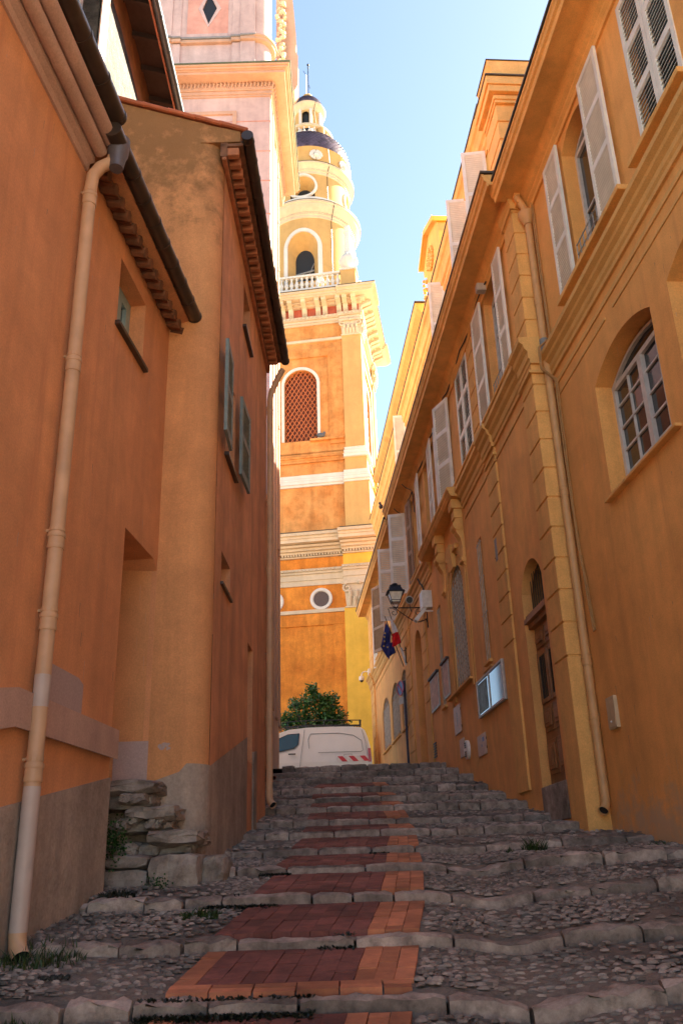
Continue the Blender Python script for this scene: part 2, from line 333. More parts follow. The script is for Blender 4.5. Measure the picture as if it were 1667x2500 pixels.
def band(mb, inner, wd, o0, o1, skip_bottom=True):
    """architrave strip following an opening's outline"""
    c = (sum(p[0] for p in inner)/len(inner), min(p[1] for p in inner)+(max(p[1] for p in inner)-min(p[1] for p in inner))*.55)
    out = []
    n = len(inner)
    for i, p in enumerate(inner):
        a = Vector(inner[i-1]); b = Vector(p); d = Vector(inner[(i+1) % n])
        e1 = (b-a); e2 = (d-b)
        n1 = Vector((e1.y, -e1.x)); n2 = Vector((e2.y, -e2.x))
        nn = Vector((0, 0))
        if n1.length > 1e-6: nn += n1.normalized()
        if n2.length > 1e-6: nn += n2.normalized()
        if skip_bottom and i == 0: nn = Vector((-1, 0))
        if skip_bottom and i == 1: nn = Vector((1, 0))
        nn = nn.normalized() if nn.length > 1e-6 else Vector((0, 1))
        out.append((p[0]+nn.x*wd*(1.0 if skip_bottom and i < 2 else 1.12), p[1]+nn.y*wd*(1.0 if skip_bottom and i < 2 else 1.12)))
    rng_ = range(1, n) if skip_bottom else range(n)
    for i in rng_:
        j = (i+1) % n
        A = [(inner[i][0], o0, inner[i][1]), (inner[j][0], o0, inner[j][1]), (out[j][0], o0, out[j][1]), (out[i][0], o0, out[i][1])]
        B = [(x, o1, z) for x, _, z in A]; mb.prism(A, B)
def leaf_mb(mb, f, wd, h, slat=.05, rails=(0, .36, .68, 1), st=.065, th=.035, flip=False):
    """louvred shutter leaf; f(u,t,z) maps width, thickness, height"""
    P0 = mb.P; mb.P = f
    mb.box(0, st, 0, th, 0, h); mb.box(wd-st, wd, 0, th, 0, h)
    for i, q in enumerate(rails):
        z = q*h; a, b = (z, z+.10) if i == 0 else ((z-.08, z) if i == len(rails)-1 else (z-.045, z+.045))
        mb.box(st, wd-st, .001, th-.001, a, b)
        if i < len(rails)-1:
            z0 = b; z1 = rails[i+1]*h-(.08 if i == len(rails)-2 else .045)
            k = int((z1-z0)/slat)
            for j in range(k):
                zz = z0+(j+.15)*(z1-z0)/k; a1, a2 = (slat*.62, 0) if flip else (0, slat*.62)
                mb.add([(st, .003, zz+a1), (wd-st, .003, zz+a1), (wd-st, th-.004, zz+a2), (st, th-.004, zz+a2), (st, .003, zz+.007+a1), (wd-st, .003, zz+.007+a1), (wd-st, th-.004, zz+a2+.007), (st, th-.004, zz+a2+.007)],
                       [(0, 1, 2, 3), (7, 6, 5, 4), (0, 4, 5, 1), (1, 5, 6, 2), (2, 6, 7, 3), (3, 7, 4, 0)])
    mb.P = P0
def shutter(F, par, s0, s1, z0, z1, o=.05, ang=0, mat=None, hinge=0, name='shutter', **k):
    """leaf flat on the wall (ang 0) or swung out by ang degrees around the hinge side (0: s0, 1: s1)"""
    mb = MB(); wd = abs(s1-s0); a = R(ang); hs = s0 if hinge == 0 else s1; sg = 1 if hinge == 0 else -1
    def f(u, t, z): return F(hs+sg*(u*math.cos(a)-t*math.sin(a)*1), o+u*math.sin(a)+t*math.cos(a), z0+z)
    leaf_mb(mb, f, wd, z1-z0, **k)
    ob = mb.build(name, mat or WHITE, par)
    # little hold-back and hinges
    hb = MB(F); 
    return ob
def window(F, par, s0, s1, z0, z1, o, nx=2, nz=4, fw=.05, rise=0, mid=True, mat=None, name='window', glass=None, mw=.025):
    mb = MB(F); H = z1-z0
    mb.box(s0, s0+fw, o, o+.05, z0, z1); mb.box(s1-fw, s1, o, o+.05, z0, z1); mb.box(s0+fw, s1-fw, o+.001, o+.049, z0, z0+fw*1.3); mb.box(s0+fw, s1-fw, o+.001, o+.049, z1-fw, z1)
    c = (s0+s1)/2
    if mid: mb.box(c-fw*.8, c+fw*.8, o+.002, o+.062, z0+fw, z1-fw)
    if rise:
        h = arch(s0, s1, z1, z1, rise)[2:]
        hi = [(c+(p[0]-c)*.93, z1+(p[1]-z1)*.9-.02) for p in h]
        for i in range(len(h)-1):
            A = [(h[i][0], o, h[i][1]), (h[i+1][0], o, h[i+1][1]), (hi[i+1][0], o, hi[i+1][1]), (hi[i][0], o, hi[i][1])]
            mb.prism(A, [(x, o+.05, z) for x, _, z in A])
    halves = [(s0+fw, c-fw*.8), (c+fw*.8, s1-fw)] if mid else [(s0+fw, s1-fw)]
    for a, b in halves:
        for i in range(1, nx): x = a+(b-a)*i/nx; mb.box(x-mw/2, x+mw/2, o+.006, o+.036, z0+fw, z1-fw)
        for j in range(1, nz): z = z0+H*j/nz; mb.box(a, b, o+.008, o+.034, z-mw/2, z+mw/2)
    wo = mb.build(name, mat or FRAMEW, par)
    g = MB(F); pts = arch(s0+.01, s1-.01, z0+.01, z1-.0, rise-.01) if rise else rect(s0+.01, s1-.01, z0+.01, z1-.01)
    g.poly([(p[0], o+.012, p[1]) for p in pts]); g.build('pane', glass or GLASS, wo)
    return wo
def pipe_run(F, par, s, o, z0, z1, r, mat, collars=(), name='downpipe', top=None, bottom=True, cmat=None, mats=None):
    path = []
    if bottom: path += [(s-.05, o+.05, z0), (s-.012, o+.012, z0+.045)]
    path += [(s, o, z0+.10), (s, o, z1)]
    if top: path += top
    mb = MB(); mb.tube([F(*p) for p in path], r, 14, caps=False)
    if bottom: mb.tube([F(s-.06, o+.06, z0-.012), F(s-.045, o+.045, z0+.004)], r*1.08, 14, caps=False)
    ob = mb.build(name, mat, par, smooth=True)
    if bottom:
        d = MB(); d.tube([F(s-.05, o+.05, z0-.001), F(s-.045, o+.045, z0+.005)], r*.9, 12); d.build('pipe_mouth', BLK, ob)
    for z in collars:
        c = MB(); 
        for dz, rr in ((-.045, 1.10), (.035, 1.16)): c.tube([F(s, o, z+dz), F(s, o, z+dz+.012), F(s, o, z+dz+.03)], [r*rr, r*(rr+.06), r*rr], 14)
        c.tube([F(s, o, z-.04), F(s, o, z+.04)], r*1.09, 14); c.box
        c.build('pipe_collar', cmat or mat, ob, smooth=True)
        k_ = MB(); k_.tube([F(s, 0, z+.09), F(s, o-r*.6, z+.09)], .010, 6); k_.tube([F(s, o, z+.078), F(s, o, z+.10)], r*1.07, 14); k_.build('pipe_clamp', cmat or mat, ob)
    return ob

# ------------------------------------------------------------------ street profile
KY = [1.8, 2.75, 3.7, 4.6, 5.55, 6.6, 7.8, 9.1, 10.4, 11.7, 12.8, 13.9, 15.0, 16.1, 17.3, 18.6]
KZ = [-1.12, -.92, -.72, -.51, -.31, -.105, .093, .258, .466, .659, .895, 1.105, 1.338, 1.592, 1.829, 2.087]
KH = [.06, .06, .062, .062, .06, .062, .065, .065, .07, .075, .085, .09, .10, .10, .11, .12]
def skew(x): return -.012*x
def sag(x, y, z0=None):
    s = -.055*math.exp(-((x-(.85+.10*(y-5)*.5))/.24)**2)*max(0, min(1, (10.5-y)/3))
    s += .028*max(0, x-1.2)*max(0, min(1, (12-y)/3))
    return s
def wave(x, k): return .008*math.sin(x*2.1+k*1.7)+.005*math.sin(x*5.3+k*3.1)
def bed(x, y):
    """height of the paved treads"""
    i = 0
    while i < len(KY)-1 and KY[i+1] < y: i += 1
    if i >= len(KY)-1:
        return 2.087-.0+(y-18.6)*.068
    if y < KY[0]: return KZ[0]-(KY[0]-y)*.2
    t = (y-KY[i])/(KY[i+1]-KY[i]); 
    return KZ[i]+(KZ[i+1]-KH[i+1]*(1+.1*(x > .9))-KZ[i])*t+sag(x, y)
XL = lambda y: -1.85+(y-6.9)*.0875-.08 if y < 8 else -1.25+(y-8)*.019-.06
def XR(y):
    a = 2.775-.091*(y-10.175)+.06; b = 2.54-.0787*(y-11)+.06
    return a if y < 10.05 else b
# the ground as one sheet under everything
g = MB(); xs = [-200, -40, -12, -6, -3, 0, 3, 6, 12, 40, 200]; ys = [-60, -10, 0, 3, 6, 9, 12, 15, 18.7, 24, 30, 46, 70, 150, 600]
zz = [-4, -2.6, -1.7, -1.15, -.65, -.12, .35, .95, 1.75, 2.35, 2.75, 3.3, 3.6, 4, 4]
g.add([(x, y, zz[j]) for j, y in enumerate(ys) for x in xs], [(j*11+i, j*11+i+1, (j+1)*11+i+1, (j+1)*11+i) for j in range(14) for i in range(10)])
tag(g.build('ground', EARTH), kind='structure')
g = MB(); g.add([(x, y, 2.087-.13+(y-18.6)*.068+.10) for y in (18.75, 24, 30, 60) for x in (-30, -2, 2, 30)], [(j*4+i, j*4+i+1, (j+1)*4+i+1, (j+1)*4+i) for j in range(3) for i in range(3)])
tag(g.build('pavement', MORTAR), kind='structure')
# treads
g = MB()
for k in range(len(KY)-1):
    y0, y1 = KY[k], KY[k+1]; nx, ny = 60, 12
    X0, X1 = -3.2, 4.2
    b0 = len(g.v); vs = []
    for j in range(ny+1):
        for i in range(nx+1):
            x = X0+(X1-X0)*i/nx; y = y0+.09+(y1-y0-.10)*j/ny
            vs.append((x, y, bed(x, y)-.012-(.035 if j == 0 else 0)+random.uniform(-.004, .004)+.008*math.sin(x*3+y*2.3)))
    g.add(vs, [(j*(nx+1)+i, j*(nx+1)+i+1, (j+1)*(nx+1)+i+1, (j+1)*(nx+1)+i) for j in range(ny) for i in range(nx)])
tag(g.build('cobbled_paving', MORTAR, smooth=True), kind='structure')
# step edges: each stone a rounded block
g = MB()
for k in range(1, len(KY)):
    y, z, h = KY[k], KZ[k], KH[k]
    x = XL(y)-.25; end = XR(y)+(.25 if abs(y-10.4) > .1 else -.10)
    while x < end:
        L = random.uniform(.25, .75) if k > 2 else random.uniform(.35, .95)
        if x < -.9 and k > 2: L = random.uniform(.25, .5)
        L = min(L, end-x); rough = 1.0 if (x > .7 or x < -.9) else .35
        dy = random.uniform(-.02, .02)*(1+rough); dz = random.uniform(-.012, .014)*rough; dep = random.uniform(.10, .13)+.025*rough
        hh = h*(1+.1*(x > .9))+random.uniform(0, .02)*rough; n = max(4, int(L/.05))
        prof = [(0, -hh-.09), (0, -hh*.55), (.006, -hh*.2), (.02, -.012), (.045, 0), (dep*.6, .003), (dep-.03, -.004), (dep, -.03), (dep, -.12)]
        vs = []; m = len(prof); ph = random.uniform(0, 9)
        for i in range(n+1):
            xx = x+.008+(L-.016)*i/n; e = .02*(1 if i in (0, n) else 0)
            for j, (a, b) in enumerate(prof):
                wob = rough*.011*math.sin(xx*23+ph+j*.8)+rough*.007*math.sin(xx*51+j*2+ph)+random.uniform(-.0035, .0035)*(1+rough*1.2)
                top = 1 if 1 <= j <= 7 else 0
                vs.append((xx, y+dy+a+wob+e*.4*(j < 4)-e*.4*(j > 6)-.035*abs(sag(xx, y))*8*0, z+skew(xx)*0+b+dz+sag(xx, y)*1.1+wave(xx, k)*(.4+rough*.6)+(wob*.8-e*.5)*top))
        fs = [(i*m+j, i*m+j+1, (i+1)*m+j+1, (i+1)*m+j) for i in range(n) for j in range(m-1)]
        fs += [tuple(range(m)), tuple(reversed(range(n*m, (n+1)*m)))]
        g.add(vs, fs); x += L
tag(g.build('stairs', CURB, smooth=True), kind='structure')
# brick path: left edge, border line, right edge (x) at every nosing
BL = {2: (-1.02, -.14, .15), 3: (-.92, -.04, .25), 4: (-.82, .06, .36), 5: (-.70, .18, .48), 6: (-.63, .27, .57), 7: (-.59, .33, .64), 8: (-.54, .42, .71), 9: (-.55, .45, .72), 10: (-.55, .44, .73), 11: (-.57, .43, .70), 12: (-.60, .41, .64), 13: (-.5, .38, .6)}
g = MB()
for k in range(2, 13):
    y0, y1 = KY[k]+.125, KY[k+1]-.012
    if k-1 in BL: pass
    l0, m0, r0 = BL[k]; l1, m1, r1 = BL.get(k+1, BL[13])
    def ln(a, b, y): return a+(b-a)*(y-KY[k])/(KY[k+1]-KY[k])
    def brick(c, mi):
        g.m = mi; dz = random.uniform(-.003, .003); cx = sum(p[0] for p in c)/4; cy = sum(p[1] for p in c)/4; q = []
        for x, y in c:
            x += (cx-x)/max(abs(cx-x), 1e-6)*.002; y += (cy-y)/max(abs(cy-y), 1e-6)*.002
            q.append((x+random.uniform(-.0015, .0015), y+random.uniform(-.0015, .0015)))
        top = [(x, y, bed(x, y)+.005+dz) for x, y in q]; g.prism([(x, y, z-.04) for x, y, z in top], top)
    yb = y0+(.14 if k <= 3 else 0)
    # orange border, three columns
    for c in range(3):
        y = yb+(-.08 if c == 1 else 0)+random.uniform(-.02, .02); ph = 0
        while y < y1:
            a, b = max(y, yb), min(y+.205, y1)
            if b-a > .03:
                f = lambda t, yy: ln(m0, m1, yy)+(ln(r0, r1, yy)-ln(m0, m1, yy))*t/3
                brick([(f(c, a), a), (f(c+1, a), a), (f(c+1, b), b), (f(c, b), b)], 1)
            y += .21
    # dark field
    n = max(5, round((m0-l0)/.108))
    for c in range(n):
        y = yb-random.choice((0, .1, .05))
        while y < y1:
            a, b = max(y, yb), min(y+.205, y1)
            if b-a > .03:
                f = lambda t, yy: ln(l0, l1, yy)+(ln(m0, m1, yy)-ln(l0, l1, yy))*t/n
                brick([(f(c, a), a), (f(c+1, a), a), (f(c+1, b), b), (f(c, b), b)], 1 if (k <= 3 and c == 0) else 0)
            y += .21
    if k <= 3:
        for rrow in range(2):
            x = ln(l0, l1, y0)+.01; 
            while x < ln(r0, r1, y0)-.02:
                b = min(x+.2, ln(r0, r1, y0)); brick([(x, y0+rrow*.07), (b, y0+rrow*.07), (b, y0+rrow*.07+.068), (x, y0+rrow*.07+.068)], 1); x += .205
tag(g.build('brick_path', [BRICKD, BRICKO]), kind='structure')
# pebbles set in the mortar (beyond counting)
def pebbles():
    V = []; Fc = []
    ring = [(math.cos(t), math.sin(t)) for t in [2*math.pi*i/7 for i in range(7)]]
    for k in range(1, 15):
        y0, y1 = KY[k]+.16, KY[k+1]-.02; sp = .042 if k < 7 else .066
        y = y0
        while y < y1:
            x = XL(y)-.05; lim = XR(y)+.02
            while x < lim:
                t = (y-KY[k])/(KY[k+1]-KY[k]); bl = BL.get(k, BL[13] if k > 12 else BL[2]); bl1 = BL.get(k+1, BL[13] if k > 12 else BL[2])
                l = bl[0]+(bl1[0]-bl[0])*t; r = bl[2]+(bl1[2]-bl[2])*t
                px = x+random.uniform(-.5, .5)*sp*1.3; py = y+random.uniform(-.5, .5)*sp
                if not (l-.02 < px < r+.02 and 2 <= k <= 12) and y0 < py < y1 and random.random() < (.88 if px > r else .8)*(.45 if px > 1.9+.25*math.sin(py*3) else 1)*(.35 if math.sin(px*3.1+py*1.7)+math.sin(py*4.3-px*2) > 1.25 else 1):
                    zone = .78 < px-(.1*(py-5)*.5) < 1.2 and k < 5
                    if zone: a, b, th = random.uniform(.022, .034), random.uniform(.008, .012), random.uniform(-.2, .2)
                    else: a = random.uniform(.019, .036)*(1.3 if k > 6 else 1); b = a*random.uniform(.5, .85); th = random.uniform(-.5, 1.1) if px > 0 else random.uniform(-1.2, .3)
                    h = random.uniform(.008, .019); z = bed(px, py)-.014; c, s_ = math.cos(th), math.sin(th); b0 = len(V)
                    for q, hz in ((1, 0), (.88, .5), (.55, .88)):
                        for u, v in ring:
                            j = random.uniform(.88, 1.1); uu, vv = u*a*q*j, v*b*q*j
                            V.append((px+uu*c-vv*s_, py+uu*s_+vv*c, z+.006+h*hz))
                    V.append((px, py, z+.006+h))
                    for i in range(7):
                        Fc.append((b0+i, b0+(i+1) % 7, b0+7+(i+1) % 7, b0+7+i)); Fc.append((b0+7+i, b0+7+(i+1) % 7, b0+14+(i+1) % 7, b0+14+i)); Fc.append((b0+14+i, b0+14+(i+1) % 7, b0+21))
                x += sp*1.25
            y += sp*.95
    m = MB(); m.v = V; m.f = Fc; m.mi = [0]*len(Fc); return m
tag(pebbles().build('cobbles', PEBB, smooth=True), 'small rounded river pebbles set in mortar on both sides of the brick path', 'cobbles', kind='stuff')

def drips(F, par, s0, s1, z0, z1, n, mat, seed, name='paint_drip'):
    rr_ = random.Random(seed); m = MB(F)
    for i in range(n):
        a = rr_.uniform(s0, s1); z = rr_.uniform(z0, z1); L_ = rr_.uniform(.02, .16); w_ = rr_.uniform(.001, .0035)
        m.add([(a-w_, .0015, z), (a+w_, .0015, z), (a+w_*.5, .0015, z-L_), (a-w_*.5, .0015, z-L_)], [(0, 1, 2, 3)])
    tag(m.build(name, mat, par), kind='stuff')
# ================================================================== RIGHT: near orange house (A)
A = root('townhouse', 'orange stucco house nearest on the right with arched window and white louvred shutters', 'building', FA(-2, 0, .3), FA.ang)
W1 = arch(-3.12, -1.45, 3.95, 5.43, .22); W2 = arch(-5.3, -3.55, 3.95, 5.43, .22)
UW1 = arch(-2.5, -1.52, 6.98, 9.0, .17); UW2 = rect(-4.62, -3.66, 6.98, 9.1)
m = MB(FA); m.wall([(-15, -6), (.05, -2), (.05, 9.55), (-15, 9.55)], [W1, W2, UW1, UW2], 0, [.26, .26, .24, .12])
m.box(-15, .05, -8, -.6, 9.5, 9.6); m.box(-15, -14.9, -8, 0, -5, 9.5); m.box(-15, .05, -8, -7.9, -5, 9.5)
m.build('wall', ORANGE, A)
for q_ in ((-3.2, -1.4, -.6, -.27, 3.9, 5.75), (-5.4, -3.5, -.6, -.27, 3.9, 5.75), (-2.6, -1.4, -.6, -.25, 6.9, 9.3), (-4.7, -3.6, -.4, -.125, 6.9, 9.2)): MB(FA).box(*q_).build('room_interior', DARK, A)
window(FA, A, -3.12, -1.45, 3.98, 5.41, -.24, 2, 5, .06, .20)
window(FA, A, -5.3, -3.55, 3.98, 5.41, -.24, 2, 5, .06, .20)
window(FA, A, -2.5, -1.52, 7.0, 8.98, -.22, 1, 2, .06, .16)
def sill(F, par, s0, s1, z, o=.09, t=.06, mat=TRIM):
    MB(F).box(s0, s1, -.02, o, z-t, z).build('sill', mat, par, bevel=.008)
sill(FA, A, -3.32, -1.38, 3.96, .07, .035); sill(FA, A, -5.5, -3.5, 3.96, .07, .035)
sill(FA, A, -3.2, -1.0, 6.99, .14, .07); sill(FA, A, -4.75, -3.5, 6.99, .14, .07)
shutter(FA, A, -1.52, -.98, 6.98, 9.2, .04); shutter(FA, A, -3.1, -2.5, 6.98, 9.2, .05)
shutter(FA, A, -4.14, -3.64, 6.98, 9.12, -.02, flip=True, slat=.058); shutter(FA, A, -4.64, -4.15, 6.98, 9.12, -.02, flip=True, slat=.058)
# iron guard
m = MB()
for z in (7.05, 7.2, 7.35, 7.5): m.tube([FA(-2.5, -.02, z), FA(-1.5, -.02, z)], .009, 6)
for i in range(9): m.tube([FA(-2.48+i*.12, -.02, 7.0), FA(-2.48+i*.12, -.02, 7.52)], .007, 6)
m.box
m.build('window_guard', GALV, A)
m = MB(FA); m.mould(-15, .02, [(-.02, 6.38), (.03, 6.38), (.03, 6.44), (.05, 6.47), (.05, 6.54), (.09, 6.58), (.10, 6.62), (.15, 6.66), (.15, 6.73), (-.02, 6.76)]); m.build('string_course', TRIMU, A)
m = MB(FA); m.mould(-15, .02, [(-.02, 6.18), (.016, 6.18), (.016, 6.24), (-.02, 6.24)]); m.box(-15, -2.3, -.02, .012, 6.0, 6.03); m.box(-2.05, -.1, -.02, .012, 6.0, 6.03); m.build('moulding', TRIMU, A)
CORN = lambda z, e: [(-.02, z-.30), (.03, z-.30), (.03, z-.22), (.06, z-.18), (.06, z-.14), (.10, z-.10), (.13, z-.03), (.15, z), (e-.09, z), (e-.09, z-.03), (e-.07, z-.03), (e-.06, z+.05), (e-.03, z+.07), (e-.02, z+.12), (e, z+.14), (e, z+.17), (-.02, z+.2)]
m = MB(FA); m.mould(-15, .02, CORN(9.55, .53)); m.build('cornice', TRIM, A)
m = MB(FA); m.box(-15, .02, -.1, .545, 9.752, 9.79); m.build('roof_edge', ZINC, A)
m = MB(FA); m.mould(-15, .02, [(.3, 9.76), (-5, 11.2), (-5, 9.7), (-.1, 9.72)]); m.build('roof', TILE, A)
# downpipe and cables in the corner by the pier
FBs = .0
dp = pipe_run(FA, A, -.12, .062, .62, 9.0, .05, PIPEO, collars=(1.62, 2.35, 4.6, 7.6), top=[(-.12, .075, 9.15), (-.14, .10, 9.3), (-.16, .2, 9.5)])
MB().tube([FA(-.12, .065, 9.0), FA(-.12, .065, 9.08), FA(-.12, .065, 9.16), FA(-.12, .065, 9.22)], [.06, .085, .12, .125], 16).build('rain_hopper', PIPEO, dp, smooth=True)
MB().tube([FA(-.12, .065, 6.78), FA(-.12, .065, 6.98)], .058, 14).build('grey_sleeve', GPVC, dp, smooth=True)
m = MB()
for j in range(3):
    p = []
    for i in range(40):
        z = 9.3-i*.17; p.append(FA(-.24-.02*j-.015*math.sin(z*2+j)-.006*math.sin(z*9+j*2)-(max(0, 3.8-z))*.12, .02+.012*(j % 2)+(.17 if 6.35 < z < 6.85 else 0), z))
    m.tube(p, .009, 6)
m.build('cable', CABLE, A, smooth=True)
b = root('letterbox', 'flat beige metal box fixed low on the orange wall right of the downpipe', 'wall box', FA(-.6, 0, 1.47), FA.ang)
MB(FA).box(-.74, -.49, .002, .045, 1.47, 1.83).build('case', BEIGEP, b, bevel=.006); MB(FA).box(-.73, -.50, .0455, .05, 1.49, 1.60).build('flap', BEIGEP, b, bevel=.003)
MB().ball(FA(-.62, .058, 1.545), .012, 8).build('knob', FRAMEW, b)

# ================================================================== RIGHT: long hall (B + B2)
B = root('town_hall', 'long ochre public building on the right with quoined pier, balcony, barred windows and white shutters', 'building', FB(5, 0, 1.5), FB.ang)
DO = arch(-.02, .98, .9, 3.55, .34); SL1 = rect(3.0, 3.32, 3.12, 5.2); GR = arch(4.6, 5.85, 3.14, 5.0, .42); SL2 = rect(7.02, 7.36, 3.14, 5.2)
DO2 = arch(9.75, 10.75, 1.2, 5.1, .38); G1 = arch(16.25, 18.1, 3.56, 4.75, .38); G2 = arch(14.0, 15.75, 3.56, 4.75, .38); G3 = arch(12.3, 13.5, 3.56, 4.75, .34)
def uw(a, b): return arch(a, b, 6.68, 8.62, .12)
UA = uw(.42, 1.35); UB = uw(2.9, 3.85); UC = uw(4.65, 5.6); UD = uw(7.1, 7.9); UE = uw(9.1, 9.7); UF = uw(11.3, 12.3); UG = uw(13.6, 14.5); UH = uw(16.7, 18.3)
m = MB(FB)
m.wall([(-.80, -1), (21, .5), (21, 9.15), (-.80, 9.15)], [DO, SL1, GR, SL2, DO2, G1, G2, G3, UA, UB, UC, UD, UE, UF, UG, UH], 0, [.17, .12, .25, .12, .35, .22, .22, .22]+[.2]*8)
m.box(-.80, 21, -6, -.5, 9.1, 9.2); m.box(20.95, 21, -6, 0, .5, 9.3); m.box(-.80, -.75, -6, 0, -1, 9.15); m.box(-.80, 21, -6, -5.9, -1, 9.3)
m.build('wall', ORANGE2, B)
m = MB(FB)
for a, b_, z0, z1, d in ((-.1, 1.1, .8, 4, .175), (2.9, 3.4, 3, 5.3, .13), (4.5, 5.95, 3, 5.6, .26), (6.9, 7.45, 3, 5.3, .13), (9.7, 10.8, 1, 5.6, .36), (12.2, 18.2, 3.5, 5.3, .23), (.35, 18.4, 6.6, 8.9, .21)):
    MB(FB).box(a, b_, -.5, -d, z0, z1).build('room_interior', DARK, B)
# pier with quoins
def quoin(F, par, s0, s1, o, z0, z1, pitch, gap=.028, base=True, mat=TRIM, zb=0, bk=.02):
    m = MB(F); z = z1; m.box(s0+.016, s1-.012, -bk, o-.018, z0, z1)
    while z-pitch > z0+zb:
        m.box(s0, s1, -bk, o, z-pitch+gap, z); z -= pitch
    m.box(s0, s1, -bk, o, z0, z-.001)
    return m.build('quoin', mat, par, bevel=.006, bseg=1)
quoin(FB, B, -.88, -.38, .09, .1, 6.2, .395, zb=1.9, bk=.55); quoin(FB, B, -.86, -.4, .08, 6.5, 8.97, .36, zb=0, bk=.55)
quoin(FB, B, 1.52, 2.12, .035, 1.0, 6.2, .35, zb=1.9); quoin(FB, B, 8.86, 9.5, .035, 2.0, 6.2, .38, zb=1.2); quoin(FB, B, 11.4, 12.3, .035, 2.0, 6.2, .38, zb=.4)
quoin(FB, B, 19.95, 21.02, .05, 2, 9.1, .40, zb=.5); quoin(FB, B, 2.35, 2.75, .02, 6.72, 9.1, .36); quoin(FB, B, 8.75, 9.05, .02, 6.72, 9.1, .36)
SC = [(-.02, 6.12), (.03, 6.12), (.03, 6.18), (.05, 6.2), (.05, 6.3), (.09, 6.34), (.10, 6.4), (.15, 6.44), (.15, 6.51), (-.02, 6.55)]
m = MB(FB); m.mould(-.36, 1.5, SC); m.mould(2.14, 4.05, SC); m.mould(7.75, 19.9, SC)
for a, b_, d in ((-.92, -.36, .07), (1.5, 2.14, .04), (19.9, 21.08, .05)): m.mould(a, b_, [(o+d if o > 0 else (-.55 if a < 0 else o), z) for o, z in SC])
m.box(-.92, -.36, -.55, .13, 5.98, 6.02); m.box(1.5, 2.14, -.02, .06, 5.98, 6.02)
m.mould(-.36, 1.5, [(-.02, 5.9), (.016, 5.9), (.016, 5.95), (-.02, 5.95)]); m.mould(2.2, 4.0, [(-.02, 5.9), (.016, 5.9), (.016, 5.95), (-.02, 5.95)]); m.mould(7.8, 19.9, [(-.02, 5.9), (.016, 5.9), (.016, 5.95), (-.02, 5.95)])
m.build('string_course', TRIMU, B)
# cornice
def corn(F, par, s0, s1, z, e, step=None):
    m = MB(F); m.mould(s0, s1, CORN(z, e)); m.build('cornice', TRIM, par)
    MB(F).box(s0-.01, s1+.01, -.1, e+.015, z+.205, z+.24).build('roof_edge', ZINC, par)
corn(FB, B, -1.02, 11.7, 8.97, .50); corn(FB, B, 11.7, 20.95, 8.80, .48)
m = MB(FB); m.mould(-.9, -.36, [(-.55, 8.66), (.105, 8.66), (.105, 8.74), (.13, 8.78), (.13, 8.88), (-.55, 8.88)]); m.build('frieze_moulding', TRIMU, B)
MB().tube([FB(-1.0, .48, 9.20), FB(11.65, .48, 9.20)], .035, 8).build('gutter', PIPEO, B, smooth=True)
MB(FB).mould(-.98, 20.9, [(.42, 9.22), (-1.1, 9.9), (-6, 10.6), (-6, 9.4), (-.1, 9.2)]).build('roof', TILE, B)
# door
d = MB(FB); o = -.165
d.box(.0, .96, o, o+.05, 1.0, 3.05)
for a in (.05, .50):
    for z0, z1 in ((1.12, 1.55), (1.65, 1.98), (3.0-.25, 3.0)):
        d.box(a, a+.40, o+.05, o+.065, z0, z1); d.box(a+.06, a+.34, o+.065, o+.09, z0+.06, z1-.06); d.box(a+.11, a+.29, o+.09, o+.10, z0+.1, z1-.1)
    d.box(a, a+.06, o+.05, o+.075, 2.02, 2.7); d.box(a+.34, a+.40, o+.05, o+.075, 2.02, 2.7); d.box(a+.06, a+.34, o+.05, o+.07, 2.02, 2.08); d.box(a+.06, a+.34, o+.05, o+.07, 2.64, 2.7)
d.box(-.02, 1.0, o, o+.12, 3.05, 3.12); d.box(-.02, 1.0, o, o+.17, 3.12, 3.19); d.box(-.02, 1.0, o, o+.14, 3.19, 3.24)
do = d.build('door', DOORW, B, bevel=.005, bseg=1)
g = MB(FB)
for a in (.11, .56): g.box(a, a+.28, o+.051, o+.056, 2.08, 2.64)
g.poly([(p[0], o+.02, p[1]) for p in arch(.0, .96, 3.25, 3.55, .32)]); g.build('glazing', GLASS, do)
g = MB()
for i in range(9): g.tube([FB(.08+i*.1, o+.05, 3.24), FB(.08+i*.1, o+.05, 3.8)], .006, 5)
for a in (.11, .56):
    for i in range(4): g.tube([FB(a+.04+i*.07, o+.065, 2.08), FB(a+.04+i*.07, o+.065, 2.64)], .006, 5)
g.build('grille', IRON, do)
m = MB(FB); m.box(-.05, .98, -.17, .02, .55, .98); m.build('door_step', BLOCK, B, bevel=.01)
# barred slits
def bars(F, par, s0, s1, z0, z1, o, n, zb):
    m = MB()
    for i in range(n): x = s0+(s1-s0)*(i+.5)/n; m.tube([F(x, o, z0), F(x, o, z1)], .0065, 6)
    for z in zb: m.tube([F(s0-.03, o, z), F(s1+.03, o, z)], .007, 6)
    m.build('window_bars', GRILLE, par)
bars(FB, B, 3.0, 3.32, 3.12, 5.15, .015, 3, (3.9, 4.5, 5.1)); bars(FB, B, 7.02, 7.36, 3.14, 5.15, .015, 3, (3.9, 4.5, 5.1))
sill(FB, B, 2.95, 3.38, 3.12, .06, .05); sill(FB, B, 2.93, 3.5, 3.02, .05, .03); sill(FB, B, 6.98, 7.42, 3.12, .06, .05)
for a, b_ in ((3.0, 3.32), (7.02, 7.36)): MB(FB).poly([(a, -.1, 3.1), (b_, -.1, 3.1), (b_, -.1, 5.2), (a, -.1, 5.2)]).build('window_pane', DARKWOOD, B)
